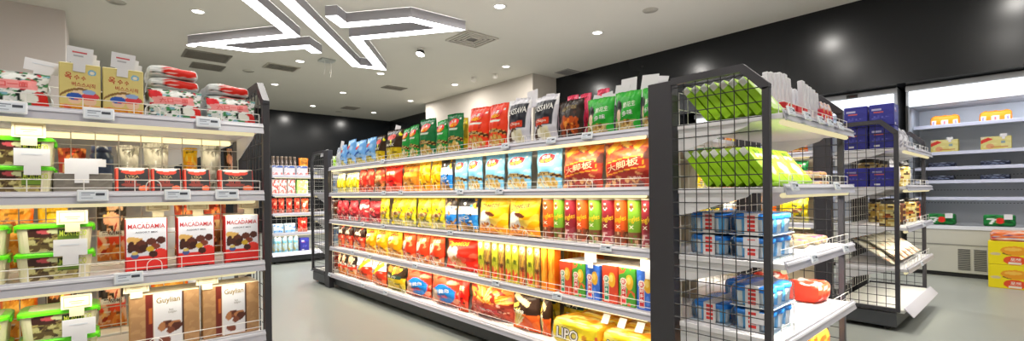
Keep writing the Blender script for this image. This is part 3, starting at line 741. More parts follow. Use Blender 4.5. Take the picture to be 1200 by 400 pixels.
K['tube_o'] = carton(.075, .25, .075, [('bg', [(0, 'f0a01e'), (.1, 'ee8a1e'), (.85, 'f8c23a')]), ('n', 'f9b23a', .2, 3, 4), ('r', .5, .6, .14, .6, 'fbd060')], 'e87a1e', 'f4d068', [('玉米棒', .5, .5, .16, .4, 'c8481c')] and (), 4, 8, 18, 'snack_canister', CARD)
# multi colour snack cartons with upright lettering
def trio(col, dot, seed):
    return carton(.105, .2, .22, [('bg', [(0, col)]), ('n', 'd8603a' if col != '3a6ac8' else '5a8ae0', .25, 4, seed), ('e', .66, .62, .24, .2, 'e8b43c'), ('e', .62, .66, .13, .1, 'f6dc80'), ('e', .28, .62, .2, .11, 'f4eee8'), ('e', .28, .62, .14, .075, dot), ('r', .3, .28, .34, .5, 'f4f0ea'), ('r', .3, .28, .27, .46, dot)],
        col, 'efe6dc', [('好', .3, .46, .22, .09, 'ffffff'), ('多', .3, .34, .22, .09, 'ffffff'), ('鱼', .3, .22, .22, .09, 'ffffff'), ('香', .28, .62, .2, .09, 'ffffff')], seed, 36, 56, 'snack_box', None, [('bg', [(0, col)])])
K['box_r'] = trio('c8482e', '2e8a6a', 1); K['box_g'] = trio('4f9a3a', 'd23a3a', 2); K['box_b'] = trio('3a6ac8', 'd03a44', 3)
K['lipo'] = softpack(.34, .145, .2, .03, [('bg', [(0, 'e8d23a'), (.8, 'f0cf4a')]), ('n', 'f4e27a', .25, 3, 4), ('chips', .75, .3, .2, .2, 16, ['c88a3a', 'e8b46a', '9a5a2a', 'd87a5a'], .07), ('r', .95, .3, .1, .6, 'd86a4a')],
    [('bg', [(0, 'eeb23a')]), ('n', 'f8e090', .1, 5, 4), ('n', 'd8822a', .25, 5, 9)], 'e8b83a', [('LIPO', .36, .47, .46, .42, 'f6f2ee', -.02, '3a3a4a')], 38, .007, 34, 'biscuit_pack')
K['lipoback'] = K['lipo']

# ------------------------------------------------------------------ the long gondola, shelf by shelf
def projy(p):
    d = p-Vector((0, 0, ZC)); return CY-FPX*d.dot(UP)/d.dot(FW)
def yAt(px, X, z):
    py = CY
    for _ in range(4):
        P = onX(px, py, X); py = projy(Vector((X, P.y, z)))
    return P.y
def xAt(px, Y, z):
    py = CY
    for _ in range(4):
        P = onY(px, py, Y); py = projy(Vector((P.x, Y, z)))
    return P.x
SHN = ['top shelf', 'second shelf', 'third shelf', 'fourth shelf', 'bottom shelf']
def facing_row(lev, looks, items, cat='snack bag', X=XG, where='long gondola'):
    """items: (key, px0, px1[, options]); looks: key -> description"""
    z = LEV[lev]-.011
    tot = {}
    for it in items:
        if not (len(it) > 3 and it[3].get('lab')): tot[it[0]] = tot.get(it[0], 0)+1
    cnt = {}
    for it in items:
        k, p0, p1 = it[:3]; o = it[3] if len(it) > 3 else {}
        sp = K[k]; w, h, t = sp.size; h00 = h
        is_box = sp.name in ('snack_box', 'snack_canister', 'biscuit_pack')
        dd = o.get('d', .058)
        if lev: h = min(o.get('h', h), .242 if not o.get('h0') else 9); o = dict(o, h=h)
        Xp = X+dd+(0 if is_box else t*.35)
        ya, yb = yAt(p0, Xp, z+h*.45), yAt(p1, Xp, z+h*.45)
        wid = (ya-yb)*o.get('fill', .95); sx = wid/w; sz = o.get('h', h)/h00
        sy = o.get('sy', min(1.15, max(.75, sx)))
        if sp.name == 'snack_can': sx = sy = wid/w
        yaw = -PI/2 + o.get('yaw', 0 if is_box else rnd.uniform(-.06, .06))
        cx = X+dd+(0 if is_box else (t*.5*sy+.004)); cy = (ya+yb)/2
        cy = min(cy, YF-.03-wid/2); cy = max(cy, YN+.012+wid/2)
        cnt[k] = cnt.get(k, 0)+1
        if o.get('lab'): lab = o['lab']
        else:
            lk = looks[k]; n = tot[k]
            lab = f'{lk}, {where} {SHN[lev]}' if n == 1 else f'{lk}, {ORD[cnt[k]-1]} from far end, {where} {SHN[lev]}'
        g = looks[k].split(' with')[0]+'s, '+SHN[lev]+' of the '+where
        lean = o.get('lean', 0 if is_box or sp.name == 'snack_can' else -rnd.uniform(.02, .09))
        c = cat
        if sp.name == 'snack_can': c = 'can'
        elif is_box: c = 'box'
        roll = o.get('roll', 0 if is_box or sp.name == 'snack_can' else rnd.uniform(-.02, .02))
        up = abs(math.sin(roll))*w*sx/2 + .001 + (0 if is_box or sp.name == 'snack_can' else .002)
        ob = inst(sp, lab, c, g, (cx, cy, z+up), yaw, lean, roll, (sx, sy, sz))
facing_row(0, {'grey': 'pale grey snack bag', 'bluefar': 'light blue snack bag with a yellow foot', 'gold': 'black and gold chip bag', 'green': 'green chip bag with a red emblem', 'dkgreen': 'dark bottle-green chip bag', 'redchip': 'orange-red chip bag with a red emblem',
    'yellowback': 'yellow bag peeping out between green and red chip bags', 'cassava': 'white cassava chip bag', 'black': 'short black bag with fried pieces', 'peanut': 'bright green peanut snack bag', 'pink': 'bright pink bag in the back row behind white cards'},
  [('grey', 395, 398.5, {'h': .22}), ('bluefar', 399, 405, {'h': .24}), ('bluefar', 405, 415, {'h': .28}), ('bluefar', 415, 427, {'h': .25}), ('bluefar', 427, 438, {'h': .26}), ('gold', 438.5, 449.5, {'h': .255}), ('gold', 450, 469, {'h': .28}),
   ('green', 470, 479.5, {'h': .27}), ('green', 479, 491, {'h': .28}), ('dkgreen', 490, 508, {'h': .31}), ('gold', 507, 513, {'h': .26, 'd': .18, 'lab': 'black and gold chip bag half hidden between two green bags, long gondola top shelf'}),
   ('green', 511, 525, {'h': .27}), ('dkgreen', 525, 540, {'h': .30, 'yaw': .25}), ('yellowback', 537, 547, {'h': .29, 'd': .19}),
   ('redchip', 545, 569, {'h': .305, 'roll': .06}), ('redchip', 570, 592, {'h': .30, 'roll': .03}), ('cassava', 593, 620, {'h': .30}), ('cassava', 622, 653, {'h': .285}), ('black', 653, 684, {'h': .225}),
   ('peanut', 686, 719, {'h': .205}), ('peanut', 719.5, 750.5, {'h': .21}), ('peanut', 753, 775, {'h': .21, 'fill': .8})])
for n, (px0, px1, hh) in enumerate(((662, 676, .285), (677, 691, .28), (697, 712, .285))):
    ya, yb = yAt(px0, XG+.2, 1.5), yAt(px1, XG+.2, 1.5)
    inst(K['pink'], ['bright pink snack bag behind the short black bag, farthest of three', 'bright pink snack bag behind the short black bag, middle of three', 'bright pink snack bag behind the green peanut bags'][n], 'snack bag', 'pink bags in the back row', (XG+.21, (ya+yb)/2, LEV[0]-.011), -PI/2, -.03, 0, ((ya-yb)/.2*.95, .8, hh/.26))
facing_row(1, {'yelwhite': 'yellow bag with a white top', 'redsmall': 'small red snack bag', 'redbrown': 'brownish red snack bag with a tan stripe', 'redbig': 'bright red snack bag', 'orange': 'amber see-through snack bag with orange sides', 'amber': 'golden yellow snack bag',
    'blueblack': 'blue snack bag with a black and white top', 'blue': 'sky blue chip bag with a red emblem', 'bigred': 'big red bag with a tilted outlined title'},
  [('yelwhite', 395, 399), ('yelwhite', 399.5, 404), ('yelwhite', 405, 412), ('yelwhite', 412, 420), ('redsmall', 420, 429), ('redsmall', 429, 438), ('redbrown', 438, 450), ('redbig', 450, 469), ('orange', 469, 490), ('amber', 490, 503), ('amber', 503, 515, {'d': .06}), ('blueblack', 515, 530.5, {'h': .265}),
   ('blue', 531, 547, {'h': .26, 'd': .06}), ('blue', 547, 565, {'h': .26}), ('blue', 565, 589, {'h': .26}), ('blue', 591, 620, {'h': .262}), ('blue', 626, 657, {'h': .255}), ('bigred', 657, 705, {'h': .24}), ('bigred', 705, 764, {'h': .262})])
facing_row(2, {'dkred': 'dark red spicy snack bag', 'redwhite': 'red and white snack bag', 'yellow': 'lemon yellow snack bag with a tan label', 'bluewhite': 'blue and white snack bag with a dark top', 'blueblack': 'large blue snack bag with a black top', 'cheese': 'golden cheese puff bag with black lettering',
    'can_o': 'orange chip can', 'can_g': 'green chip can', 'can_r': 'maroon chip can'},
  [('dkred', 395, 400), ('dkred', 400.5, 408), ('dkred', 408, 419), ('redwhite', 419, 431), ('dkred', 431, 445), ('yellow', 445, 456), ('yellow', 456, 473), ('yellow', 473, 487), ('yellow', 487, 505), ('yellow', 505, 521), ('bluewhite', 521, 534, {'h': .265}), ('blueblack', 534, 559, {'h': .275}),
   ('cheese', 559, 593, {'h': .275}), ('cheese', 593, 632, {'h': .275}), ('can_o', 635.5, 648), ('can_g', 648.5, 660), ('can_r', 661, 674), ('can_o', 675, 688), ('can_g', 689, 703.5), ('can_r', 704.5, 719), ('can_o', 719.5, 734), ('can_g', 735, 750), ('can_r', 751, 766)])
facing_row(3, {'redblack': 'red snack bag with a black top', 'yelorange': 'yellow-orange snack bag with a cream picture', 'redorange': 'red-orange snack bag with a cream picture', 'cheetos': 'wide red cheese puff bag with yellow lettering', 'tube_y': 'yellow-green square chip canister', 'tube_b': 'brown square chip canister', 'tube_o': 'glowing orange tall snack canister',
    'box_r': 'red snack carton with upright lettering', 'box_g': 'green snack carton with upright lettering', 'box_b': 'blue snack carton with upright lettering'},
  [('redblack', 395.5, 402), ('redblack', 403, 412), ('redblack', 412, 427), ('yelorange', 427, 439), ('yelorange', 439, 452), ('yelorange', 452, 470), ('redorange', 470, 486), ('redorange', 486, 501), ('redorange', 501, 519), ('cheetos', 519, 559, {'fill': .9}),
   ('tube_y', 560, 566.5), ('tube_b', 567, 575), ('tube_y', 576, 583), ('tube_b', 584, 591), ('tube_y', 592, 599), ('tube_y', 600, 607), ('tube_b', 608, 616), ('tube_y', 617, 625), ('tube_b', 626, 633), ('tube_o', 634, 641), ('tube_o', 642, 650),
   ('box_r', 655, 670, {'h': .185}), ('box_g', 670, 686, {'h': .185}), ('box_b', 686, 703, {'h': .185}), ('box_r', 705, 724, {'h': .195}), ('box_g', 724.5, 745, {'h': .195}), ('box_b', 745.5, 767, {'h': .195})])
for n in range(4):
    inst(K['tube_o'], f'orange canister behind the snack cartons, {ORD[n]} from the far side', 'box', 'orange canisters behind the cartons', (XG+.29, yAt(665+10*n, XG+.29, .65), LEV[3]-.011), -PI/2, sc=(.85, .85, .95))
facing_row(4, {'blackred': 'black and red snack bag', 'redyellowtop': 'red snack bag with a white top', 'goldblack': 'black and gold chip bag', 'redblue': 'red bag with a blue panel', 'redbig': 'narrow red snack bag', 'fries': 'orange bag picturing a fan of fries', 'blackorange': 'black and orange chip bag',
    'lipo': 'yellow LIPO biscuit pack lying'},
  [('blackred', 395.5, 399.5), ('blackred', 400.5, 406), ('blackred', 406.5, 416), ('redyellowtop', 416, 433), ('redyellowtop', 433, 452), ('goldblack', 452, 473), ('redblue', 474, 502, {'h': .26}), ('redblue', 503, 537, {'h': .27}), ('redbig', 537, 548), ('fries', 548, 600, {'h': .275, 'fill': .93}), ('blackorange', 600, 632, {'h': .27}), ('blackorange', 634.5, 645, {'h': .26, 'd': .075}),
   ('lipo', 646, 701, {'fill': .98}), ('lipo', 704, 768, {'fill': .98})])
z = LEV[4]-.011
for n, (Y, dx, up, lab) in enumerate(((1.72, .285, 0, 'yellow biscuit pack behind the farther LIPO pack, back row'), (1.40, .285, 0, 'yellow biscuit pack behind the nearer LIPO pack, back row'))):
    inst(K['lipo'], lab, 'biscuit pack', 'yellow biscuit packs in the back row', (XG+dx, Y, z), -PI/2, sc=(.9, .8, .95))
for n, Y in enumerate((2.24, 2.0)):
    inst(K['goldblack'], ['black snack bag leaning at the back beside the LIPO packs, farther one', 'black snack bag leaning at the back beside the LIPO packs, nearer one'][n], 'snack bag', 'black bags leaning in the back', (XG+.40, Y, z), -PI/2, -.05, 0, (1, .7, .95))

# ------------------------------------------------------------------ paper cards and shelf labels
PRINT[0] = False
def mkcard(w=.07, h=.05, tab=.03, th=.03, col='dedde2', lines=0, ink='c9505a', frame=None, name='paper_card'):
    m = MB(); t = .0008
    m.box(-w/2, w/2, -t, t, th, th+h, col)
    if tab: m.box(-tab/2, tab/2, -t, t, 0, th, col)
    kids = []
    if lines or frame:
        k = MB()
        if frame:
            e = .006
            for x0, x1, z0, z1 in ((-w/2+e, w/2-e, th+e, th+e+.002), (-w/2+e, w/2-e, th+h-e-.002, th+h-e), (-w/2+e, -w/2+e+.002, th+e, th+h-e), (w/2-e-.002, w/2-e, th+e, th+h-e)):
                k.box(x0, x1, -t-.0006, -t, z0, z1, frame)
            k.box(-w*.25, w*.25, -t-.0006, -t, th+h*.5, th+h*.56, frame); k.box(-w*.18, w*.18, -t-.0006, -t, th+h*.36, th+h*.40, frame)
        for i in range(lines):
            z = th+h*(.62-.22*i); k.box(-w*.3+i*.004, w*.26-i*.01, -t-.0006, -t, z, z+h*.09, ink if i == 0 else 'a8a8b0')
        kids.append(('print', k.mesh('print', INK)))
    return spec(name, m.mesh(name, PAPER), kids, (w, h, t))
CARD_W = mkcard(); CARD_P = mkcard(.075, .055, .035, .03, lines=2); CARD_F = mkcard(.075, .05, .036, .028, 'dccfae', frame='a8885a'); CARD_S = mkcard(.05, .06, 0, 0)
CARD_B = mkcard(.085, .045, .04, .025, lines=1, ink='d0d4de')
def mklabel():
    m = MB().box(-.036, .036, -.006, 0, -.036, 0, 'eef1f8', .002)
    k = MB().box(-.031, .031, -.0066, -.006, -.031, -.006, 'dfe6f2')
    k.box(-.026, .004, -.0070, -.0066, -.012, -.009, '7d8494').box(.006, .027, -.0070, -.0066, -.019, -.011, '3c4250').box(-.026, -.006, -.0070, -.0066, -.018, -.0155, '9aa2b4').box(-.026, .0, -.0070, -.0066, -.027, -.025, '9aa2b4')
    return spec('price_label', m.mesh('price_label', PLAST), [('screen', k.mesh('screen', INK))])
PLAB = mklabel()
def plabels(pxs, kind, lev, labs, group, sc=1.0):
    for px, lab in zip(pxs, labs):
        z = LEV[lev]
        if kind == 'main': loc = (XG-.002, yAt(px, XG-.002, z-.02), z+.004); rz = -PI/2
        elif kind == 'left': loc = (xAt(px, 2.166-.028, z-.02), 2.166-.025, z+.004); rz = 0
        elif kind == 'end': loc = (xAt(px, .6776-.06, z-.02), .6776-.056, z+.006); rz = 0
        elif kind == 'right': loc = (xAt(px, .673-.06, z-.02), .673-.056, z+.006); rz = 0
        inst(PLAB, lab, 'price label', group, loc, rz, -.26 if kind != 'main' else -.24, 0, (sc, 1, sc*1.0))
def plab_row(kind, where, rows, sc=1.0):
    for lev, pxs in rows:
        n = len(pxs)
        labs = [f'electronic price label, {ORD[i]} from left, {where} {SHN[lev]} rail' if n > 1 else f'electronic price label on {where} {SHN[lev]} rail' for i in range(n)]
        plabels(pxs, kind, lev, labs, f'price labels on the {where}', sc)
plab_row('main', 'long gondola', [(0, [449, 593, 647, 689]), (1, [450.5, 470.5, 540, 586]), (2, [425.5, 449.5, 528.5, 711]), (3, [414, 434, 487, 582, 654]), (4, [387, 426, 452.5])])
plab_row('left', 'left front unit', [(0, [11, 116, 244]), (1, [109, 208, 266]), (2, [151])], 1.12)
plab_row('end', 'central end unit', [(0, [926, 945, 961, 972, 984]), (1, [930, 980]), (2, [953, 990])], 1.0)
plab_row('right', 'right end unit', [(0, [1072]), (2, [1082]), (3, [1080])], 1.0)

# cards on top of the long gondola
def mcard(sp, px, z, d, lab, rz=0, rx=-.15, ry=0, sc=1.0, group='white paper cards above the long gondola'):
    inst(sp, lab, 'paper card', group, (XG+d, yAt(px, XG+d, z), z), -PI/2+rz, rx, ry, (sc, sc, sc))
z = LEV[0]
for px, zz, d, lab, ry, sc in ((400, 1.545, .16, 'white card standing on a light blue bag, leftmost on the gondola top', .2, 1.5), (423, 1.52, .16, 'white card tucked behind the light blue bags, second from left on gondola top', .4, 1.2), (464, 1.57, .17, 'white card above a black and gold bag on the gondola top', .25, 1.7),
      (606, 1.575, .16, 'white card behind the farther cassava bag', .2, 1.3), (624, 1.585, .16, 'tall white card between the two cassava bags', -.1, 1.7), (643, 1.565, .17, 'white card behind the nearer cassava bag', .1, 1.2),
      (668, 1.545, .33, 'white curled card behind the pink bags, farthest', .35, 1.5), (681, 1.545, .34, 'white card behind the pink bags, second', .1, 1.3), (694, 1.515, .34, 'white card behind the pink bags, third', .0, 1.3), (714, 1.53, .34, 'white card behind the green peanut bags, farthest', 0, 1.2),
      (697, 1.485, .165, 'grey-white card on the farther green peanut bag', .3, 1.4), (712, 1.495, .165, 'white card on top of the farther green peanut bag', -.1, 1.3), (727, 1.505, .165, 'greyish card on the nearer green peanut bag', .1, 1.6), (736, 1.53, .17, 'wide white card on the nearer green peanut bag', 0, 1.7),
      (759, 1.525, .17, 'white card on the last green bag by the dark post', .1, 1.7), (770, 1.525, .2, 'white card half behind the dark post', .2, 1.5)):
    mcard(CARD_S, px, zz-.02*sc, d, lab, 0, -.12, ry, sc*1.1)
# cards on the snack cartons and the biscuit packs
for px, lev, zz, d, lab, sc in ((692, 3, .615, .02, 'white card in front of the farther snack cartons', 1.1), (760, 3, .60, .02, 'white card in front of the nearest snack carton', 1.2)):
    mcard(CARD_W, px, zz, d+.03, lab, 0, 0, 0, sc, 'white cards on the lower shelves')
for px, d, lab in ((708, .14, 'white card lying on the LIPO packs, leftmost'), (727, .13, 'white card on the nearer LIPO pack, middle'), (748, .13, 'white card on the nearer LIPO pack, right'),):
    mcard(CARD_S, px, .308, d, lab, 0, -.6, 0, .9, 'white cards on the LIPO packs')

# ------------------------------------------------------------------ left front unit
PRINT[0] = True
YL = 2.166
def L_at(px, d, z): return xAt(px, YL+d, z)
def lput(key, p0, p1, lev, d, lab, cat, group, h=None, rx=0, ry=0, rz=0, up=0, sy=1, fill=.97):
    sp = K[key] if isinstance(key, str) else key
    w, hh, t = sp.size; z = LEV[lev]-.0105+up
    xa, xb = L_at(p0, d, z+hh*.5), min(L_at(p1, d, z+hh*.5), .524)
    return inst(sp, lab, cat, group, ((xa+xb)/2, YL+d, z), rz, rx, ry, ((xb-xa)*fill/w, sy, (h or hh)/hh))
K['corn'] = carton(.125, .175, .075, [('bg', [(0, 'e8a02c'), (.17, 'e2d28c'), (.97, 'd8c880')]), ('e', .5, .42, .2, .12, 'f2d8b8'), ('arc', .47, .05, -.6, '8d6a3a'), ('e', .36, .28, .17, .1, 'f2cdb0'), ('e', .74, .26, .17, .1, 'f2cdb0'), ('e', .36, .34, .2, .075, '2a5ab0'), ('e', .76, .36, .22, .07, 'd8404a'), ('e', .72, .44, .17, .05, '9ab4e0'), ('r', .6, .3, .5, .03, 'd8404a'),
   ('e', .8, .85, .11, .06, '7ab4d8'), ('e', .8, .85, .06, .035, 'f0e8d0'), ('e', .14, .12, .08, .05, 'e06a4a'), ('chips', .5, .05, .5, .06, 12, ['d8602c', 'f0c04a'], .05)],
   'd8c98a', 'e6dcae', [('옥', .22, .74, .17, .14, 'c0302c', -.1), ('수', .42, .72, .13, .10, 'c0302c', -.1), ('수', .58, .71, .11, .09, 'b8382c', -.1), ('버스스시직', .58, .58, .56, .09, 'b84a3c', -.06)], 40, 48, 62)
K['flat'] = bag(.17, .14, .035, [('bg', [(0, 'd8dcd8')]), ('n', 'f0f2f0', .0, 6, 3), ('n', '4a8a5a', .22, 9, 5), ('n', '1e2c26', .3, 9, 9), ('n', 'c8304a', .4, 7, 2), ('n', '8ab8c8', .42, 8, 4), ('bg', [(.985, 'e8ecea')]), ('e', .12, .78, .13, .16, 'd8303a'), ('e', .9, .2, .14, .3, 'cc2a24'), ('r', .46, .62, .8, .24, 'f2a0a0', .05), ('e', .75, .3, .13, .12, 'eef0e8')],
    [('六口一面', .46, .62, .56, .15, 'e05a5a', .05)], 41, 'c8d0cc', 50, 40, 'noodle_bag')
K['flatred'] = bag(.17, .14, .035, [('bg', [(0, 'c8cfcb')]), ('n', 'e8eceb', .05, 5, 3), ('n', '2e3c34', .3, 8, 5), ('e', .7, .5, .4, .5, 'dc2e22'), ('n', 'f2f2f0', .5, 7, 2)], (), 42, 'd0d4d2', 20, 16, 'noodle_bag')
K['pouch'] = softpack(.18, .038, .2, .017, [('bg', [(0, 'c9cfd2'), (.4, '2e3634'), (.52, 'e4e8ea')]), ('n', 'f4f6f8', .1, 5, 3), ('n', '3c6a50', .34, 8, 4)], [('bg', [(0, 'd8dcdc')]), ('n', '4a8a5a', .3, 5, 2), ('n', 'cc3a3a', .4, 5, 7)], 'd2d6d8', (), 47, .006, 14, 'noodle_bag')
K['pouchred'] = softpack(.18, .038, .2, .017, [('bg', [(0, 'c9cfd2'), (.25, '2a2e2e'), (.38, 'd8dcde')]), ('n', 'f4f6f8', .1, 5, 3), ('e', .66, .62, .34, .5, 'dc3024'), ('n', 'f0d8d4', .42, 7, 4)], [('bg', [(0, 'd8dcdc')]), ('e', .6, .4, .4, .4, 'dc3024')], 'd2d6d8', (), 48, .006, 14, 'noodle_bag')
K['maca'] = carton(.128, .2, .05, [('bg', [(0, 'd0302a'), (.3, 'dfe0ea')]), ('arc', .32, .2, .5, 'dfe0ea'), ('e', .5, .02, .75, .16, 'd22e2a'), ('e', .84, .3, .2, .12, 'd83a32'), ('e', .2, .58, .2, .075, 'd8b070', -.2), ('r', .22, .6, .34, .1, 'd2aa68', -.1), ('chips', .3, .47, .22, .05, 5, ['3c1c14', '5a2c20'], .11), ('e', .2, .46, .12, .065, '46221a'), ('e', .42, .44, .12, .07, '3a1a14'), ('e', .62, .56, .13, .07, '5c3024'), ('e', .86, .58, .12, .07, '4a2018'), ('e', .72, .47, .12, .06, '7a3a2c'), ('e', .58, .42, .1, .055, 'c8a83c'), ('e', .66, .32, .11, .065, '42201a'), ('e', .2, .3, .1, .05, '4a5a90'), ('e', .2, .35, .08, .035, 'd8c070'), ('e', .5, .0, .6, .035, '38100e')],
    'b8281f', 'e8dcc8', [('MACADAMIA', .5, .85, .88, .085, 'b03038'), ('ASSORT MIX', .5, .74, .54, .032, '6a6a78'), ('チョコ', .5, .92, .3, .025, 'c06a60')], 43, 52, 70, 'chocolate_box', None, [('bg', [(0, '8d1c18'), (.1, 'c02c24')]), ('r', .5, .5, .06, 1, 'e0a090')])
K['guy'] = carton(.215, .2, .045, [('bg', [(0, 'a8825c')]), ('n', 'b48e66', .1, 9, 3), ('r', .27, .5, .13, 1, '6a2418'), ('r', .28, .6, .05, .3, 'b0602c'), ('r', .335, .5, .02, 1, 'efe6d8'), ('r', .54, .5, .41, 1, 'e4e2e6'), ('r', .755, .5, .025, 1, '3c2018'), ('chips', .54, .36, .14, .09, 10, ['7a4430', '9a6040', '52281c', 'b07a52'], .075), ('chips', .46, .12, .1, .05, 5, ['7a4430', '52281c'], .06)],
    'b0875c', 'e0cfae', [('Guylian', .54, .84, .34, .13, '9a8248', .02), ('belgian', .6, .62, .12, .05, 'a8a4a0', .06), ('les', .58, .67, .06, .04, 'a8a4a0', .06)], 44, 64, 56, 'chocolate_box')
K['smallred'] = carton(.11, .1, .035, [('bg', [(0, '221f22')]), ('r', .03, .5, .06, 1, 'e85a40'), ('e', .52, .86, .36, .13, 'd8442e'), ('e', .5, .97, .4, .09, 'f0e8e0'), ('e', .45, .27, .3, .08, '8d3a30'), ('e', .84, .12, .16, .12, 'e8744a'), ('e', .4, .5, .2, .05, 'b8a890')], 'b83226', 'efe4dc', [('LYKA', .5, .62, .4, .11, 'b8a070'), ('可可', .45, .4, .36, .1, 'c8584a')], 45, 34, 34, 'snack_box')
# tubs with a bright green lid
def tub():
    w, h, d = .235, .095, .16
    art = prep([('bg', [(0, 'b8a878'), (.1, '8d7c4a')]), ('n', 'a89a5c', .1, 5, 3), ('n', '5a4426', .25, 6, 5), ('chips', .34, .36, .36, .3, 34, ['8a8048', 'a89c60', '5c4a2a', '3c2a1a', 'b8b078'], .09), ('e', .22, .8, .3, .2, '3a1f18'), ('e', .32, .85, .17, .09, 'b84a50'), ('e', .5, .86, .16, .1, 'c8cc9a'), ('r', .76, .66, .44, .56, '2c3c22'), ('r', .76, .56, .42, .28, '6a8a2c'), ('r', .98, .5, .05, 1, 'e8e0d0')], 3)
    m = MB(); nx, nz = 60, 26
    def R(v): return .92+.08*v
    # tapered rounded tub
    def ringpts(k, v):
        pts = []
        W, D = w/2*k*R(v), d/2*k*R(v); r = .03
        for cx, cy, a0 in ((W-r, -D+r, -90), (W-r, D-r, 0), (-W+r, D-r, 90), (-W+r, -D+r, 180)):
            for q in range(5):
                t = math.radians(a0+90*q/4); pts.append((cx+r*math.cos(t), d/2+cy+r*math.sin(t)))
        return pts
    rows = [(0, ringpts(1, 0))]+[(h*.93*v, ringpts(1, v)) for v in (.5, 1)]
    for (z0, a), (z1, b) in zip(rows, rows[1:]):
        for i in range(len(a)):
            j = (i+1) % len(a); m.face([(a[i][0], a[i][1], z0), (a[j][0], a[j][1], z0), (b[j][0], b[j][1], z1), (b[i][0], b[i][1], z1)], 'd8d2ae')
    m.face([(x, y, 0) for x, y in rows[0][1]][::-1], 'c8c2a0')
    fw = w/2-.034
    for j in range(nz):
        for i in range(nx):
            q = []; cc = []
            for a, b in ((i, j), (i+1, j), (i+1, j+1), (i, j+1)):
                u, v = a/nx, b/nz; vv = .04+.88*v
                q.append(((u-.5)*2*fw*R(vv), d/2-d/2*R(vv)-.0006, h*.93*vv)); cc.append(C(artcol(art, u, v)))
            m.face(q, 'ffffff'); m.c[-1] = tuple(cc)
    me = m.mesh('cookie_tub', PLAST)
    l = MB(); g = '5fd41a'
    P0, P1, P2 = ringpts(1.055, 1), ringpts(1.06, 1), ringpts(.985, 1)
    zz = (h*.86, h*.95, h*1.0)
    for (z0, a), (z1, b) in zip(zip(zz, (P0, P1, P2)), list(zip(zz, (P0, P1, P2)))[1:]):
        for i in range(len(a)):
            j = (i+1) % len(a); l.face([(a[i][0], a[i][1], z0), (a[j][0], a[j][1], z0), (b[j][0], b[j][1], z1), (b[i][0], b[i][1], z1)], g)
    l.face([(x, y, zz[2]) for x, y in P2], g)
    P3 = ringpts(.8, 1)
    l.face([(x, y, zz[2]+.0008) for x, y in P3], 'e6e2bc')
    for sx in (-1, 1): l.box(sx*w/2*1.03-.006, sx*w/2*1.03+.006, d/2-.03, d/2+.03, h*.7, h*.9, g, .002)
    tm = MB(); lettering(tm, 'MONTECO', .5, .5, 1, 1, 'c8d84a', lambda u, v: (.055+(u-.5)*.085, .0004, .062+(v-.5)*.02))
    return spec('cookie_tub', me, [('lid', l.mesh('lid', PLAST)), ('lettering', tm.mesh('lettering', INK))], (w, h, d))
PRINT[0] = False
K['tub'] = tub()
PRINT[0] = True
g = 'green-lidded cookie tubs'
# tubs: shelf two (pair), shelf three (pair + neighbour), shelf four (pair)
lput('tub', -22, 64, 1, .05, 'green-lidded cookie tub, lower of the two left on the second shelf', 'tub', g)
lput('tub', -22, 64, 1, .05, 'green-lidded cookie tub, upper of the two left on the second shelf', 'tub', g, up=.0965)
lput('tub', 16, 110, 2, .05, 'green-lidded cookie tub, lower of the full pair on the third shelf', 'tub', g)
lput('tub', 16, 110, 2, .05, 'green-lidded cookie tub, upper of the full pair on the third shelf', 'tub', g, up=.0965)
lput('tub', -86, 8, 2, .05, 'green-lidded cookie tub cut by the left edge, third shelf, lower', 'tub', g)
lput('tub', -86, 8, 2, .05, 'green-lidded cookie tub cut by the left edge, third shelf, upper', 'tub', g, up=.0965)
lput('tub', 20, 116, 3, .05, 'green-lidded cookie tub, lower of the full pair on the fourth shelf', 'tub', g)
lput('tub', 20, 116, 3, .05, 'green-lidded cookie tub, upper of the full pair on the fourth shelf', 'tub', g, up=.0965)
lput('tub', -84, 10, 3, .05, 'green-lidded cookie tub cut by the left edge, fourth shelf, lower', 'tub', g)
lput('tub', -84, 10, 3, .05, 'green-lidded cookie tub cut by the left edge, fourth shelf, upper', 'tub', g, up=.0965)
# top shelf: boxed corn snacks with cards, flat noodle bags
for n, (p0, p1) in enumerate(((68, 119), (119.5, 169))):
    for k in range(3):
        lput('corn', p0, p1, 0, .04+.08*k, f'yellow Korean snack box, {["left", "right"][n]} row, {["at the front", "second from the front", "at the back"][k]}', 'box', 'yellow Korean snack boxes', h=.175)
        px = (p0+p1)/2-1+8*k*.55
        z = LEV[0]+.135
        inst(CARD_P, f'white card above the {["left", "right"][n]} yellow box, {["front", "middle", "back"][k]} one', 'paper card', 'cards above the yellow boxes', (L_at(px, .037+.08*k, z), YL+.037+.08*k, z), 0, 0, .06, (.9, 1, 1))
rr = random.Random(3)
for key_x, pa, pb, nst, zt, nm in ((0, -40, 60, 3, .05, 'left of the yellow boxes'), (1, 172, 238, 5, .1, 'right of the yellow boxes'), (2, 240, 303, 4, .09, 'next to the mesh end')):
    z = LEV[0]-.0105
    lput('flat', pa, pb, 0, .065, f'white noodle bag standing in front of the stack {nm}', 'snack bag', 'flat noodle bags on the top shelf', h=[.13, .125, .115][key_x], rx=-.12, sy=.9, up=.003)
    xa, xb = L_at(pa, .13, 1.4), L_at(pb, .13, 1.4)
    xb = min(xb, .522)
    for i in range(nst):
        sp = K['pouchred'] if i >= nst-2 and key_x else K['pouch']
        inst(sp, f'noodle bag lying in the stack {nm}, {ORD[i]} from the bottom', 'snack bag', 'flat noodle bags on the top shelf', ((xa+xb)/2+rr.uniform(-.004, .004), YL+.135+rr.uniform(0, .02), z+.001+.047*i), rr.uniform(-.04, .04), 0, 0, ((xb-xa)/.18*.9, 1.0, 1.16))
z = LEV[0]+.1
inst(CARD_B, 'white card lying tilted on the leftmost noodle bags', 'paper card', 'cards on the noodle bags', (L_at(49, .09, z), YL+.085, z+.005), .1, -.3, .12, (1.1, 1, 1.0))
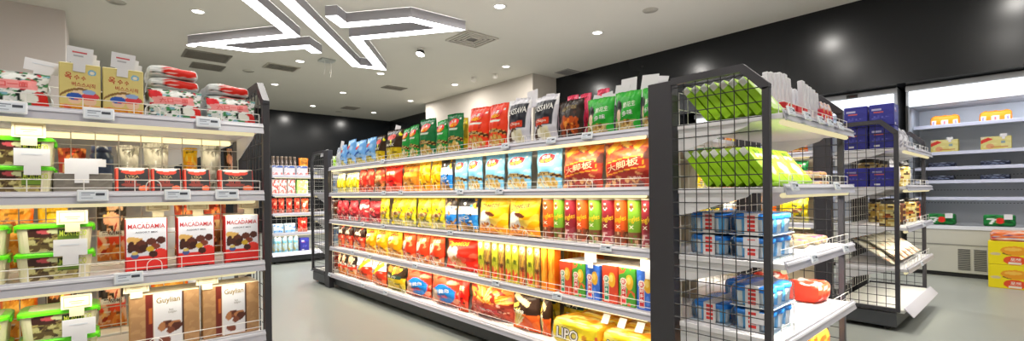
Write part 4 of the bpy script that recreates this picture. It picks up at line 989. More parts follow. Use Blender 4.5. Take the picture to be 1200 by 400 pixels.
# second shelf right: grey carton and red-black boxes
K['greybox'] = carton(.17, .075, .11, [('bg', [(0, '6f6a64')]), ('n', '7d7770', .0, 8, 3)], '75706a', '8a857e', (), 46, 20, 12, 'carton_tray')
lput('greybox', 61, 133, 1, .06, 'plain grey cardboard carton beside the green-lidded tubs', 'box', 'grey cartons')
for k in range(3):
    z = LEV[1]+.03
    inst(CARD_W, f'white card on the plain grey carton, {["front", "middle", "back"][k]} one', 'paper card', 'cards on the grey carton', (L_at(96+5*k, .056+.03*k, z), YL+.057+.0*k if k == 0 else YL+.08+.03*k, z+(.0 if k == 0 else .045)), 0, 0, 0, (1.25, 1, 1.05 if k == 0 else .55))
for n, (p0, p1) in enumerate(((134, 176), (177, 213), (215, 247), (256, 298))):
    for k in range(2):
        lput('smallred', p0, p1, 1, .06+.05*k, f'small black and red snack box, {ORD[n]} column from the left, {["front", "behind"][k]}', 'box', 'small black and red boxes', h=.092, rx=-.22, up=.009)
# third shelf: chocolate boxes, three columns four deep
for n, (p0, p1) in enumerate(((146, 197), (207.5, 252), (263, 304))):
    for k in range(3):
        lput('maca', p0, p1, 2, .05+.054*k, f'white and red MACADAMIA chocolate box, {["left", "middle", "right"][n]} column, {["at the front", "second from front", "third from front"][k]}', 'box', 'macadamia chocolate boxes', h=[.2, .2, .2][n])
    z = LEV[2]+.188
    px = ((p0+p1)/2+14, 232, 292)[n]
    inst(CARD_F, f'cream framed card standing on the {["left", "middle", "right"][n]} chocolate boxes', 'paper card', 'cream framed cards on the left front unit', (L_at(px, .09, z), YL+.09, z+.003), 0, 0, 0, (1, 1, .8))
# fourth shelf: large brown chocolate boxes
for n, (p0, p1) in enumerate(((150, 235), (236.5, 308))):
    for k in range(3):
        lput('guy', p0, p1, 3, .05+.05*k, f'brown and white chocolate box, {["left", "right"][n]} column, {["at the front", "second from front", "third from front"][k]}', 'box', 'brown chocolate boxes', h=.21)
    z = LEV[3]+.188
    inst(CARD_F, f'cream framed card on the {["left", "right"][n]} brown chocolate boxes', 'paper card', 'cream framed cards on the left front unit', (L_at((160, 243)[n], .046, z), YL+.0465, z-.0), 0, 0, 0, (1, 1, .75))
for px, lev, zz, d, lab in ((34, 1, 1.21, .047, 'cream framed card on the upper tub of the second shelf'), (85, 2, .92, .047, 'cream framed card on the upper tub of the third shelf'), (90, 3, .63, .047, 'cream framed card on the upper tub of the fourth shelf')):
    inst(CARD_F, lab, 'paper card', 'cream framed cards on the left front unit', (L_at(px, d-.008, zz), YL+d-.008, zz-.018), 0, 0, 0, (1.05, 1, .95))
for px, zz, d, lab in ((38, 1.105, .047, 'white card on the lower tub lid of the second shelf'), (83, .80, .047, 'white card on the lower tub lid of the third shelf'), (93, .525, .047, 'white card on the lower tub lid of the fourth shelf')):
    inst(CARD_B, lab, 'paper card', 'white cards on the tub lids', (L_at(px, d-.008, zz), YL+d-.008, zz-.01), 0, 0, 0, (1.0, 1, 1.25))

# goods of the bay behind, seen through the wire back
K['silver'] = plainbag([(0, 'b8b5ac'), (.4, 'c9c6be')], [('n', 'dedcd6', .1, 3, 3), ('n', '9a968c', .32, 4, 8)], seed=50, back='c2bfb6')
YB = YL+.41
def bput(key, p0, p1, lev, d, lab, cat, h=None, sy=1, grp='goods in the bay behind the left front unit', fill=.95):
    sp = K[key]; w, hh, t = sp.size; z = LEV[lev]-.0105
    xa, xb = xAt(p0, YB+d, z+.12), xAt(p1, YB+d, z+.12)
    inst(sp, lab, cat, grp, ((xa+xb)/2, YB+d+(t/2 if cat == 'snack bag' else 0), z+.002), 0, -.04 if cat == 'snack bag' else 0, 0, ((xb-xa)*fill/w, sy, (h or hh)/hh))
K['jar'] = None
def jar(col, lidc, h, r, seed, art):
    art = prep(art, seed); m = MB(); n = 24
    m.lathe([(0, 0), (r*.94, 0), (r, .008)]+[(r, .008+(h*.8-.008)*i/10) for i in range(11)]+[(r*.8, h*.86), (r*.8, h*.88)], n, lambda a, z: artcol(art, (a+.5) % 1, z/h))
    l = MB().lathe([(r*.84, h*.87), (r*.86, h*.88), (r*.86, h), (0, h)], n, lidc)
    return spec('food_jar', m.mesh('food_jar', PLAST, True), [('lid', l.mesh('lid', PLAST, True))], (2*r, h, 2*r))
K['jar'] = jar('2a3a55', '2a3450', .24, .055, 51, [('bg', [(0, '26344c'), (.3, '3a4c6c'), (.7, '2a3a55')])])
bput('jar', 104, 134, 1, .1, 'dark blue jar behind the wire grid above the grey carton', 'jar', .205)
bput('redbrown', 66, 102, 1, .12, 'dark brown bag behind the wire grid, left of the blue jar', 'snack bag', .2)
bput('silver', 136, 165, 1, .1, 'silver bag back behind the wire grid, right of the blue jar', 'snack bag', .22)
bput('silver', 168, 200, 1, .1, 'silver bag back behind the wire grid, second right of the blue jar', 'snack bag', .235)
bput('amber', 214, 234, 1, .2, 'amber bag deep behind the wire grid of the second shelf', 'snack bag', .23)
bput('silver', 236, 262, 1, .1, 'silver bag back behind the wire grid nearest the mesh end', 'snack bag', .24)
bput('blackred', 264, 276, 1, .15, 'dark snack bag behind the wire grid at the mesh end', 'snack bag', .23)
bput('orange', -10, 40, 2, .1, 'orange bag behind the wire grid, third shelf, at the left edge', 'snack bag', .24)
bput('amber', 42, 80, 2, .12, 'amber bag behind the wire grid, third shelf, behind the tubs', 'snack bag', .24)
bput('blackred', 112, 150, 2, .1, 'black bag behind the wire grid beside the tubs, third shelf', 'snack bag', .24)
bput('redbrown', 205, 232, 2, .1, 'reddish bag behind the wire grid over the middle chocolate boxes', 'snack bag', .25)
bput('redbrown', 240, 268, 2, .1, 'reddish bag behind the wire grid over the right chocolate boxes', 'snack bag', .25)
bput('orange', -5, 46, 3, .1, 'orange bag behind the wire grid, fourth shelf, at the left edge', 'snack bag', .24)
bput('goldblack', 50, 92, 3, .1, 'dark gold bag behind the wire grid, fourth shelf', 'snack bag', .24)
bput('blackred', 114, 150, 3, .1, 'black bag behind the wire grid beside the tubs, fourth shelf', 'snack bag', .24)
bput('orange', 175, 225, 3, .12, 'orange bag behind the wire grid over the brown boxes', 'snack bag', .26)

# ------------------------------------------------------------------ central end unit
PRINT[0] = True
XE, YE = XG-.006, .6776
K['lime'] = carton(.15, .2, .042, [('bg', [(0, 'a8d420'), (.7, 'e8eef0'), (.78, 'b8dc3a')]), ('n', 'bce040', .2, 4, 3), ('e', .5, .4, .3, .2, 'e8f0c8')], 'a2d418', 'f2f4f2', [('青豆', .5, .85, .4, .12, '4a7a1a')], 60, 14, 18, 'snack_box', None, [('bg', [(0, 'a2d418'), (.84, 'eef2ea')])])
for lev, n0 in ((0, 7), (1, 7)):
    z = LEV[lev]-.0105
    for c in range(1 if lev == 0 else 3):
        for k in range(n0):
            lean = -.65
            inst(K['lime'], f'leaning lime green box, {ORD[k]} from front, {["nearest", "second", "third"][c]} column behind the mesh, {SHN[lev]}', 'box', 'lime green boxes of the central end unit', (XE+.115+.157*c, YE+.002+.040*k, z+.020), 0, lean, 0, (1, .68, .92))
z = LEV[0]-.0105
K['redpack'] = carton(.07, .13, .04, [('bg', [(0, 'c8303a'), (.8, 'd83a3e')]), ('n', 'e86a5a', .25, 5, 3)], 'b82830', 'd84a4a', (), 61, 8, 12, 'snack_box')
K['whitepack'] = carton(.035, .23, .03, [('bg', [(0, 'c8c6cc'), (.25, 'eeeef2')]), ('n', 'd8d6de', .25, 6, 4), ('e', .5, .2, .4, .1, 'c84a4a')], 'e4e4ea', 'f6f6f8', (), 62, 6, 16, 'snack_box')
K['figpack'] = plainbag([(0, 'e8704a'), (.4, 'c8384a'), (.75, 'e8e2ea')], [('n', 'f0b070', .2, 6, 3), ('n', '5a6ac0', .35, 6, 6)], seed=63, w=.06, h=.15, t=.03, nx=10, nz=14)
for k in range(4):
    inst(K['redpack'], f'small red box on the central end unit top shelf, {ORD[k]} from the left', 'box', 'small red boxes on the end unit', (xAt(922+7*k, YE+.08, 1.4), YE+.075, z), 0, 0, 0, (.75, 1, .78))
for k in range(14):
    inst(K['whitepack'], f'tall white slim packet, {ORD[k]} from the left, central end unit top shelf', 'box', 'tall white slim packets', (XE+.22+.053*k, YE+(.128 if k < 9 else .085), z+.002), 0, -.05, rnd.uniform(-.03, .03), (1.08, .8, [.85, .88, .92, 1.05, 1.08, 1.1, 1.15, 1.16, 1.1, 1.05, 1.0, .98, .95, .9][k]))
for k in range(3):
    inst(K['figpack'], f'small red and white bag, {ORD[k]} from the left, right end of the top shelf', 'snack bag', 'small bags at the right end of the top shelf', (min(XE+.80+.06*k, xAt(971+6.5*k, YE+.06, 1.4)), YE+.045, z+.002), 0, -.05, 0, (.75, 1, .95))
for k in range(5):
    inst(K['whitepack'], f'tall white slim packet in the back row, {ORD[k]} from the right', 'box', 'white packets in the back row', (XE+.88-.075*k, YE+.155, z+.002), 0, -.03, 0, (1, 1, .98))
# cups with blue lids, in wrapped packs of six
def cup_pack():
    m = MB()
    w, d, h = .24, .165, .088
    root = MB().box(-w/2, w/2, 0, d, 0, .003, 'dfeaf4', 0)
    kids = []
    cupm = MB().lathe([(0, .004), (.028, .004), (.030, .008), (.036, .068), (.036, .072)], 18, lambda a, z: 'f0f8ff' if (a*5) % 1 > .45 else '6cbcf4').mesh('cup', PLAST, True)
    lidm = MB().lathe([(.0375, .062), (.0395, .064), (.0395, .079), (.034, .082), (.033, .080), (0, .080)], 18, '3796f8').mesh('lid', PLAST, True)
    kids.append(('cup', cupm, lidm))
    band = MB().box(-w/2-.001, w/2+.001, d*.30, d*.62, .0, .0835, 'f0eeec').box(-w/2-.0015, -w/2-.001, d*.36, d*.56, .02, .07, 'd84a4a').box(w/2+.001, w/2+.0015, d*.36, d*.56, .02, .07, 'd84a4a')
    sleeve = MB()
    for x0, x1, y0, y1, z0, z1 in ((-w/2-.002, -w/2-.0012, d*.3, d*.62, 0, .085), (w/2+.0012, w/2+.002, d*.3, d*.62, 0, .085), (-w/2-.002, w/2+.002, d*.3, d*.62, .0842, .085)):
        sleeve.box(x0, x1, y0, y1, z0, z1, 'eae8ea')
    for sx in (-1, 1):
        x = sx*(w/2+.0024)
        for q in range(4): sleeve.box(min(x, x-sx*.0004), max(x, x-sx*.0004), d*.37, d*.55, .014+.017*q, .026+.017*q, 'd8403e')
    wrap = softpack(w+.001, h, d+.001, .02, [('bg', [(0, 'ffffff')])], None, 'ffffff', (), 64, .003, 12, 'film_wrap', CLEAR)
    return root.mesh('cup_pack', PLAST), cupm, lidm, sleeve.mesh('paper_sleeve', PAPER), wrap.me
_cp = cup_pack()
_cpfirst = []
def put_cups(loc, lab, sc=(1, 1, 1), rz=0):
    if not _cpfirst:
        o = bpy.data.objects.new('cup_pack', _cp[0]); COL.objects.link(o)
        for i in range(3):
            for j in range(2):
                c = bpy.data.objects.new('cup', _cp[1]); COL.objects.link(c); c.parent = o; c.location = (-.079+.079*i, .043+.08*j, 0)
                l = bpy.data.objects.new('lid', _cp[2]); COL.objects.link(l); l.parent = c
        for n, me in (('paper_sleeve', _cp[3]), ('film_wrap', _cp[4])):
            c = bpy.data.objects.new(n, me); COL.objects.link(c); c.parent = o
        _cpfirst.append(o)
    else: o = copy_tree(_cpfirst[0])
    o.location = loc; o.rotation_euler = (0, 0, rz); o.scale = sc
    tag(o, lab, 'cup pack', 'wrapped packs of blue-lidded cups')
for lev, rows in ((2, [(0, 0, 'lower front'), (1, 0, 'lower rear'), (0, 1, 'upper front'), (1, 1, 'upper rear')]), (3, [(0, 0, 'lower front'), (1, 0, 'single rear'), (0, 1, 'upper front')])):
    z = LEV[lev]-.0105
    for j, k, nm in rows:
        put_cups((XE+.20+.006*j, YE+.025+.178*j, z+.001+.095*k), f'wrapped pack of blue-lidded cups, {nm} one on the {SHN[lev]}', (1.08, 1.0, 1.02))
put_cups((XE+.50, YE+.19, LEV[3]-.009), 'wrapped cup pack farther right behind the front pile, fourth shelf', (1, 1, 1.6))
put_cups((XE+.52, YE+.19, LEV[2]-.009), 'wrapped cup pack farther right in the back, third shelf', (1, 1, 1.3))
for lev, px, py, l in ((2, 879, 283, 'white card in front of the third-shelf cup packs'), (3, 887, 372, 'white card in front of the fourth-shelf cup packs')):
    p = onX(px, py, XE+.06)
    inst(CARD_S, l, 'paper card', 'white cards by the cup packs', (XE+.066, min(max(p.y, YE+.05), YE+.3), p.z-.03), -PI/2, -.08, 0, (1.2, 1, .75))
# the rest of its shelves
K['snackpk'] = softpack(.12, .045, .16, .015, [('bg', [(0, 'e8d8a0'), (.5, 'd8b070')]), ('n', '7a3a8a', .2, 6, 3)], [('bg', [(0, 'efe2c0')]), ('n', '6a3a80', .1, 5, 4), ('n', 'e8a03a', .25, 6, 8)], 'd8c8a8', (), 65, .004, 12)
K['redpk'] = softpack(.2, .09, .16, .03, [('bg', [(0, 'd8402c'), (.5, 'ea6a4a')]), ('n', 'f8e4d8', .2, 4, 3)], [('bg', [(0, 'e0503a')]), ('n', 'f8e8e0', .05, 4, 6), ('n', 'c82a1c', .25, 5, 2)], 'd84a34', (), 66, .01, 14)
K['orangepk'] = softpack(.2, .1, .16, .035, [('bg', [(0, 'f0a02c'), (.5, 'f4b84a')]), ('n', 'd8602a', .2, 4, 3), ('n', '5a2a1c', .4, 5, 6)], [('bg', [(0, 'f4b040')]), ('n', 'e0702a', .2, 4, 6)], 'e8982c', (), 67, .008, 14)
def eput(key, px, lev, d, lab, h=None, sx=1, sy=1, up=0, rz=0, cat='snack bag'):
    sp = K[key]; z = LEV[lev]-.009+up if lev < 4 else .157+up
    inst(sp, lab, cat, 'small goods of the central end unit', (min(XE+.93-sp.size[0]*sx/2, max(XE+(.56 if lev == 1 else .04)+sp.size[0]*sx/2, xAt(px, YE+d, z))), YE+d, z), rz, 0, 0, (sx, sy, (h or sp.size[1])/sp.size[1]))
for k, px in enumerate((934, 948, 962, 976)):
    px = xp = 938+13*k
    eput('snackpk', px, 1, .05, f'flat cream and purple snack pack, {ORD[k]} from the left, lower layer', .03, .5)
    eput('snackpk', px, 1, .06, f'flat cream and purple snack pack, upper layer, {ORD[k]} from the left', .035, .5, up=.042)
for k, px in enumerate((946, 962, 978)):
    eput('snackpk', px, 2, .06, f'small yellow and brown pack, {ORD[k]} from the left at the third shelf right end', .04, .55)
eput('redpk', 968, 3, .05, 'shiny red and white bag at the right end of the fourth shelf', .10, .9)
eput('redpk', 972, 3, .245, 'shiny red and white bag behind the front one, fourth shelf right end', .12, .9, .8)
eput('orangepk', 974, 4, .05, 'orange bag on the base tray near the mesh end of the central unit', .17, 1.3)
eput('redpk', 835, 4, .06, 'red bag on the base tray behind the mesh side, left', .17, 1.2)
eput('orangepk', 945, 4, .05, 'orange bag on the base tray behind the mesh side, right', .15, .6)

# ------------------------------------------------------------------ right-hand gondola seen between the shelves
def rg(key, Y0, Y1, lev, lab, h=None, grp='goods on the right-hand gondola'):
    sp = K[key]; w, hh, t = sp.size; z = LEV[lev]-.009
    isb = sp.name != 'chip_bag'
    inst(sp, lab, 'snack bag' if not isb else 'box', grp, (XR+.05+(0 if isb else t/2), (Y0+Y1)/2, z+.002), -PI/2, -.04 if not isb else 0, 0, ((Y1-Y0)*.93/w, 1, (h or hh)/hh))
yy = 1.26
kinds = [('orange', 'amber bag'), ('redbrown', 'brownish red bag'), ('dkgreen', 'dark green bag'), ('bluewhite', 'blue and white bag'), ('yellow', 'yellow bag'), ('redsmall', 'red bag'), ('goldblack', 'black bag')]
for lev in range(4):
    for i in range(7):
        k, nm = kinds[(i*3+lev*2) % 7]
        rg(k, 1.25+.24*i, 1.25+.24*(i+1), lev, f'{nm} on the right-hand gondola {SHN[lev]}, {ORD[i]} from the near end', .22)

# ------------------------------------------------------------------ right end unit
YR = .673
K['navy'] = carton(.15, .15, .12, [('bg', [(0, '2a2c86')]), ('n', '30328e', .1, 3, 3), ('r', .3, .78, .34, .1, 'b8b8d8'), ('r', .36, .68, .4, .05, 'c8605a'), ('chips', .5, .4, .4, .1, 10, ['4a4ca4', '5a5cb0'], .06), ('r', .3, .1, .26, .09, 'd8d8e0')], '2a2c86', '3a3c98', (), 70, 34, 34, 'gift_box', None, [('bg', [(0, '2a2c86')]), ('n', '30328e', .1, 3, 3), ('r', .3, .78, .4, .1, 'b8b8d8'), ('r', .36, .66, .44, .06, 'c8605a'), ('chips', .5, .4, .4, .1, 10, ['4a4ca4', '5a5cb0'], .06), ('r', .3, .1, .28, .09, 'd8d8e0')])
for lev, rows in ((0, 2), (1, 1)):
    z = LEV[lev]-.0105
    for r in range(rows):
        for k in range(2):
            Yc = .70+.155*k
            inst(K['navy'], f'navy blue gift box, {["near", "far"][k]} one' + (f' of the {["lower", "upper"][r]} pair, right end unit top shelf' if lev == 0 else ' on the right end unit second shelf'), 'box', 'navy blue gift boxes', (XR+.10, Yc, z+.161*r), 0, 0, 0, (1, 1.2, [1.06, 1.05][r] if lev == 0 else .92))
for r in range(2):
    inst(K['navy'], f'navy blue gift box behind the mesh post, {["lower", "upper"][r]} one', 'box', 'navy blue gift boxes', (XR+.29, .965, LEV[0]-.0105+.161*r), 0, 0, 0, (1, .6, 1.05))
K['silverpk'] = plainbag([(0, 'b8b6c0'), (.5, 'd0ced8')], [('n', '8a8890', .2, 6, 4), ('n', 'f0f0f6', .2, 7, 7)], seed=71, w=.1, h=.22, t=.05, nx=12, nz=16)
z = LEV[0]-.009
for k in range(6):
    inst(K['silverpk'], f'silver-white packet, {ORD[k % 3]} from the left, {["front", "back"][k//3]} row, right end unit top shelf', 'snack bag', 'silver packets on the right end unit', (XR+.30+.17*(k % 3)+.05*(k//3), YR+.06+.12*(k//3), z), 0, -.08, 0, (1.5, 1, [.78, .8, .8, 1.2, 1.25, 1.2][k]))
for k in range(5):
    inst(CARD_S, f'white paper strip above the silver packets, {ORD[k]} from the left', 'paper card', 'white strips above the silver packets', (XR+.3+.11*k, YR+.13, z+.2), 0, -.15, .25, (.5, 1, 1.3))
def jarspec(seed, a): return jar('x', '2a2420', .19, .06, seed, a)
K['nutjar'] = jarspec(72, [('bg', [(0, 'c8a860'), (.02, 'b89a50')]), ('n', 'e8dca0', .05, 7, 3), ('n', '3a2418', .25, 8, 6), ('r', .5, .45, .5, .4, 'd8cc90'), ('chips', .5, .4, .3, .2, 14, ['7a3a20', 'a8602c', '3a2418'], .05)])
K['redjar'] = jarspec(73, [('bg', [(0, '3a2a20'), (.1, '5a3828')]), ('r', .5, .45, .4, .6, 'd84a30'), ('n', 'd8b870', .3, 7, 3), ('n', '1e1612', .3, 8, 6)])
z = LEV[2]-.0105
n = 0
for (px, d, k) in ((1036, .07, 'nutjar'), (1044, .20, 'nutjar'), (1063, .08, 'nutjar'), (1074, .08, 'redjar'), (1050, .08, 'redjar'), (1028, .24, 'nutjar')):
    inst(K[k], f'{["nut jar with a dark lid", "red-labelled jar with a dark lid"][k == "redjar"]}, {ORD[n]} of the jars on the right end unit', 'jar', 'food jars on the right end unit', (min(XR+1.02, max(XR+.09, xAt(px, YR+d, z))), YR+d, z), .3*n, 0, 0, (1, 1, 1)); n += 1
z = LEV[1]-.0105
for k in range(5):
    inst(K['nutjar' if k % 3 == 2 else 'silverpk'], f'{["pale packet", "pale packet", "tan jar", "pale packet", "pale packet"][k]} on the right end unit second shelf, {ORD[k]} from the left', 'jar' if k % 3 == 2 else 'snack bag', 'packets of the right end unit second shelf', (XR+.30+.15*k, YR+.085, z+.002), 0, -.05 if k % 3 != 2 else 0, 0, (1.2, 1, .95))
for k in range(4):
    inst(K['nutjar'], f'dark-lidded jar in the back of the right end unit second shelf, {ORD[k]} from the left', 'jar', 'packets of the right end unit second shelf', (XR+.33+.16*k, YR+.25, z), .4*k, 0, 0, (1, 1, 1.15))
# pale bags lying on the fourth shelf, leaning over each other
K['palebag'] = bag(.2, .34, .04, [('bg', [(0, 'e8e2cc')]), ('n', 'f4f0e2', .0, 4, 3), ('r', .8, .5, .16, 1, '3a2a22'), ('n', 'c8783a', .38, 5, 6), ('r', .45, .6, .4, .1, 'b8a890')], (), 74, 'efe9d8', 18, 24, 'snack_bag')
z = LEV[3]-.009
for k in range(6):
    inst(K['palebag'], f'pale long bag lying slanted on the right end unit fourth shelf, {ORD[k]} from the left', 'snack bag', 'pale bags lying on the right end unit', (XR+.12+.165*k, YR+.045, z+.02), 0, -.98, 0, (.76, .8, .88))
    if k < 5: inst(K['palebag'], f'pale long bag lying on top of the others, right end unit, {ORD[k]} from the left', 'snack bag', 'pale bags lying on the right end unit', (XR+.20+.165*k, YR+.012, z+.047), 0, -1.0, 0, (.76, .8, .84))

# ------------------------------------------------------------------ far unit at the end of the aisle, and the far end unit
def bu(key, p0, p1, lev, lab, h, cat='box', z=None, d=.05):
    sp = K[key]; w, hh, t = sp.size; zz = (LEV[lev] if lev < 4 else .166)-.0105 if z is None else z
    xa, xb = xAt(p0, 7.48+d, zz+h/2), xAt(p1, 7.48+d, zz+h/2)
    soft = sp.name == 'chip_bag'
    o = inst(sp, lab, 'snack bag' if soft else cat, 'goods on the far shelving unit', (max(1.955+(xb-xa)/2, (xa+xb)/2), 7.48+d+(t/2 if soft else 0), zz+.002), 0, 0, 0, ((xb-xa)*.87/w, 1, h/hh))
    if cat == 'bottle': o.name = 'drink_bottle'
K['wbox'] = carton(.2, .14, .12, [('bg', [(0, 'd87a78'), (.3, 'e8e6ec'), (.8, '4a6ab8')]), ('n', 'f0eef2', .1, 4, 3)], 'dedce4', 'e8e8ee', (), 80, 12, 12)
K['bottle'] = jar('x', '7a6a5a', .3, .04, 81, [('bg', [(0, '5a4a42'), (.3, '8d8078'), (.6, '6a5c54')]), ('n', 'b8aca4', .2, 8, 3)])
K['wred'] = carton(.17, .22, .1, [('bg', [(0, 'e8c0b8'), (.1, 'efe4e0')]), ('n', 'd84a48', .12, 5, 3), ('n', 'b8282c', .35, 5, 7)], 'e8dcd8', 'f0e8e4', (), 82, 14, 16)
K['wgreen'] = carton(.17, .2, .1, [('bg', [(0, 'a8d870'), (.1, 'b4e07a')]), ('n', 'f0f4d8', .2, 5, 3), ('n', 'e88a7a', .4, 5, 7)], 'a8d870', 'd8f0b0', (), 83, 14, 16)
K['tissue'] = softpack(.2, .12, .12, .02, [('bg', [(0, '9ac8e8'), (.4, 'eef2f6')]), ('n', '3a8ad8', .25, 4, 3)], None, 'd8e4ee', (), 84, .004, 12)
K['aqua'] = jar('x', 'e8f0f4', .26, .055, 85, [('bg', [(0, '8cc8e0'), (.7, 'b8e0ee')]), ('r', .5, .4, .5, .4, 'd8eef6'), ('n', 'e8d890', .35, 5, 4)])
for k in range(3): bu('wbox', 317+15*k, 331.5+15*k, 0, f'white carton with a blue top on the far unit top shelf, {ORD[k]} from the left', .15)
for k in range(6): bu('bottle', 318+5*k, 322.3+5*k, 0, f'brownish bottle behind the white cartons of the far unit, {ORD[k]} from the left', .30, 'bottle', None, .26)
bu('orange', 350, 363, 0, 'tan bag behind the white cartons of the far unit, at the right', .29, d=.2)
for k in range(3): bu('wred', 317+10*k, 326.5+10*k, 1, f'white and red pack on the far unit second shelf, {ORD[k]} from the left', .22)
bu('wgreen', 347.5, 362, 1, 'pale green pack on the far unit second shelf', .22)
for k in range(4): bu('redsmall', 317.5+9.2*k, 325.5+9.2*k, 2, f'red bag on the far unit third shelf, {ORD[k]} from the left', .23)
bu('redorange', 353.5, 363, 2, 'orange-red bag at the right end of the far unit third shelf', .22)
for k in range(2): bu('tissue', 318+15*k, 332.5+15*k, 3, f'white and blue wrapped pack on the far unit fourth shelf, {ORD[k]} from the left', .14)
bu('redbig', 349, 362, 3, 'orange-red bag on the far unit fourth shelf', .22)
for k in range(5): bu('aqua', 317.5+6.5*k, 323.5+6.5*k, 4, f'light blue bottle on the far unit base tray, {ORD[k]} from the left', .25, 'bottle')
bu('navy', 351, 363, 4, 'purple-blue pack on the far unit base tray', .2)
FX, FY = XG+.05, YF+.2
for lev, k, nm, h in ((0, 'lime', 'lime green box', .15), (1, 'tissue', 'white pack', .18), (2, 'redbrown', 'brown bag', .22), (3, 'tissue', 'white and blue pack', .18), (4, 'redsmall', 'red bag', .24)):
    for j in range(2):
        sp = K[k]; hh = sp.size[1]
        inst(sp, f'{nm} behind the small far mesh side, {["near", "far"][j]} one, {SHN[lev]}', 'box' if sp.name == 'snack_box' else 'snack bag', 'goods of the far end unit', (FX+.13, FY+.16*j+.02, (LEV[lev] if lev < 4 else .166)-.0085), -PI/2, 0, 0, (.7, .9, h/hh))
for k in range(2):
    inst(CARD_S, f'white card on top of the far mesh side, {["left", "right"][k]} one', 'paper card', 'cards at the far end unit', (FX+.06, FY+.30-.17*k, LEV[0]+.148), -PI/2, 0, 0, (1.5, 1, 1.2))

# ------------------------------------------------------------------ open wall fridges
PRINT[0] = False
def fridge(label, y0, y1):
    XF, XBk = 7.3, 8.05
    root = empty('open_fridge', label, 'fridge', (XF, (y0+y1)/2, 0), 0, 'open wall fridges')
    y0 -= (y0+y1)/2; y1 = -y0; d = XBk-XF
    m = MB().box(0, d, y0, y1, .05, .54, 'c3c2ba', .004)
    m.box(-.004, 0, y0+.01, y1-.01, .36, .372, '8d8c88')
    m.box(.03, d, y0+.02, y1-.02, 0, .05, '2a2a2c')
    m.build('base', STEEL, root)
    g = MB(); yc = (.62 if y0 < -1 else y0+.3)
    for c in range(2):
        for k in range(12): g.box(-.006, -.0005, yc+.13*c, yc+.13*c+.1, .09+.02*k, .1+.02*k, '55565a')
    g.build('air_grille', STEEL, root)
    MB().prismx([(y0, .54), (y1, .54), (y1, .58), (y0, .58)], -.01, .06, 'dfe3ee').box(.06, d, y0, y1, .54, .55, 'cfd2d8').build('bottom_tray', STEEL, root)
    b = MB().box(d-.03, d, y0, y1, .55, 2.0, 'd0d4dc')
    b.build('back_panel', STEEL, root)
    pm = MB()
    for z in (.98, .82, 1.16):
        for k in range(int((y1-y0)/.03)): pm.box(d-.0312, d-.03, y0+.03*k+.008, y0+.03*k+.022, z, z+.008, '6a6e76')
    pm.build('slot_row', STEEL, root)
    for s, y in ((-1, y0), (1, y1)):
        MB().prism([(.02, -.015), (d, -.015), (d, .015), (.02, .015)], .56, 2.0, '9aa0aa').build('side_wall', STEEL, root).location.y = y-s*.015
        MB().box(.0, .03, y-.02 if s > 0 else y, y if s > 0 else y+.02, .56, 2.0, '1e1f22', .003).build('side_trim', STEEL, root)
    for z, dep in ((1.76, .52), (1.44, .46), (1.26, .46), (1.10, .46), (.90, .46)):
        s = MB().box(d-dep, d-.03, y0+.04, y1-.04, z-.012, z, 'd6dae2', .002).build('shelf', STEEL, root)
        MB().box(d-dep-.012, d-dep, y0+.04, y1-.04, z-.035, z+.004, 'cfd4ee', .002).build('price_rail', PLAST, s)
        if z > 1.7: MB().box(d-dep+.01, d-dep+.03, y0+.06, y1-.06, z-.03, z-.013, 'ffffff').build('light_tube', FRT, s)
    c = MB().box(.03, d, y0, y1, 2.0, 2.245, 'a4a6ab', .003).box(.0, .03, y0, y1, 2.17, 2.235, 'b9bbbf', .003)
    c.build('canopy', STEEL, root)
    MB().box(-.012, .028, y0+.03, y1-.03, 1.985, 2.168, 'ffffff', .006).build('lit_header', HEAD, root)
    l = light('fridge_lamp', 'AREA', (.2, 0, 1.96), 13, (.86, .92, 1), (0, -.35, 0), shape='RECTANGLE', size=.08, size_y=y1-y0-.2); l.parent = root
    return root
fridge('open wall fridge with white shelves and a lit header, right of the black gap', -1.5, 1.09)
fridge('open wall fridge mostly hidden behind the right end unit, lit header showing', 1.17, 3.75)
m = MB().box(-.06, .06, -.02, .02, 0, .05, '1a1a1c', .004)
root = empty('wall_display', 'small dark temperature display under the header of the hidden fridge', 'display', (7.29, 1.62, 2.176)); m2 = MB().box(-.002, .004, -.06, .06, .0, .045, '201a1c', .002); m2.build('casing', PLAST, root)
MB().box(-.003, -.002, -.04, .03, .012, .034, '3a1414').build('screen', INK, root)

PRINT[0] = True
XS = 7.3+.75-.44
K['orangecup'] = None
def put_orange(y, z, lab):
    root = empty('drink_pack', lab, 'drink pack', (XS+.06, y, z), 0, 'orange drink packs in the fridge'); root.scale = (.8, .76, 1)
    w = softpack(.34, .125, .12, .035, [('bg', [(0, 'e8862a'), (.5, 'f49a34')]), ('r', .17, .3, .12, .45, 'f2e8e4'), ('r', .5, .3, .12, .45, 'f2e8e4'), ('r', .83, .3, .12, .45, 'f2e8e4'), ('r', .17, .32, .06, .25, '5a4a9a'), ('r', .5, .32, .06, .25, 'c84a5a'), ('r', .83, .32, .06, .25, '5a4a9a')], [('bg', [(0, 'f4922c')])], 'ee8a2a', (), 90, .008, 18)
    o = bpy.data.objects.new('film_wrap', w.me); COL.objects.link(o); o.parent = root; o.rotation_euler.z = -PI/2
    cap = MB().lathe([(0, .131), (.02, .131), (.022, .12), (.022, .112)], 12, 'f0a050').mesh('cap', PLAST, True)
    for k in range(3):
        c = bpy.data.objects.new('cap', cap); COL.objects.link(c); c.parent = root; c.location = (.06, -.11+.11*k, 0)
def fy(px, X, z): return yAt(px, X, z)
for px, l in ((1106, 'orange drink pack on the top fridge shelf, left one'), (1166, 'orange drink pack on the top fridge shelf, right one')):
    put_orange(fy(px, XS, 1.8), 1.761, l)
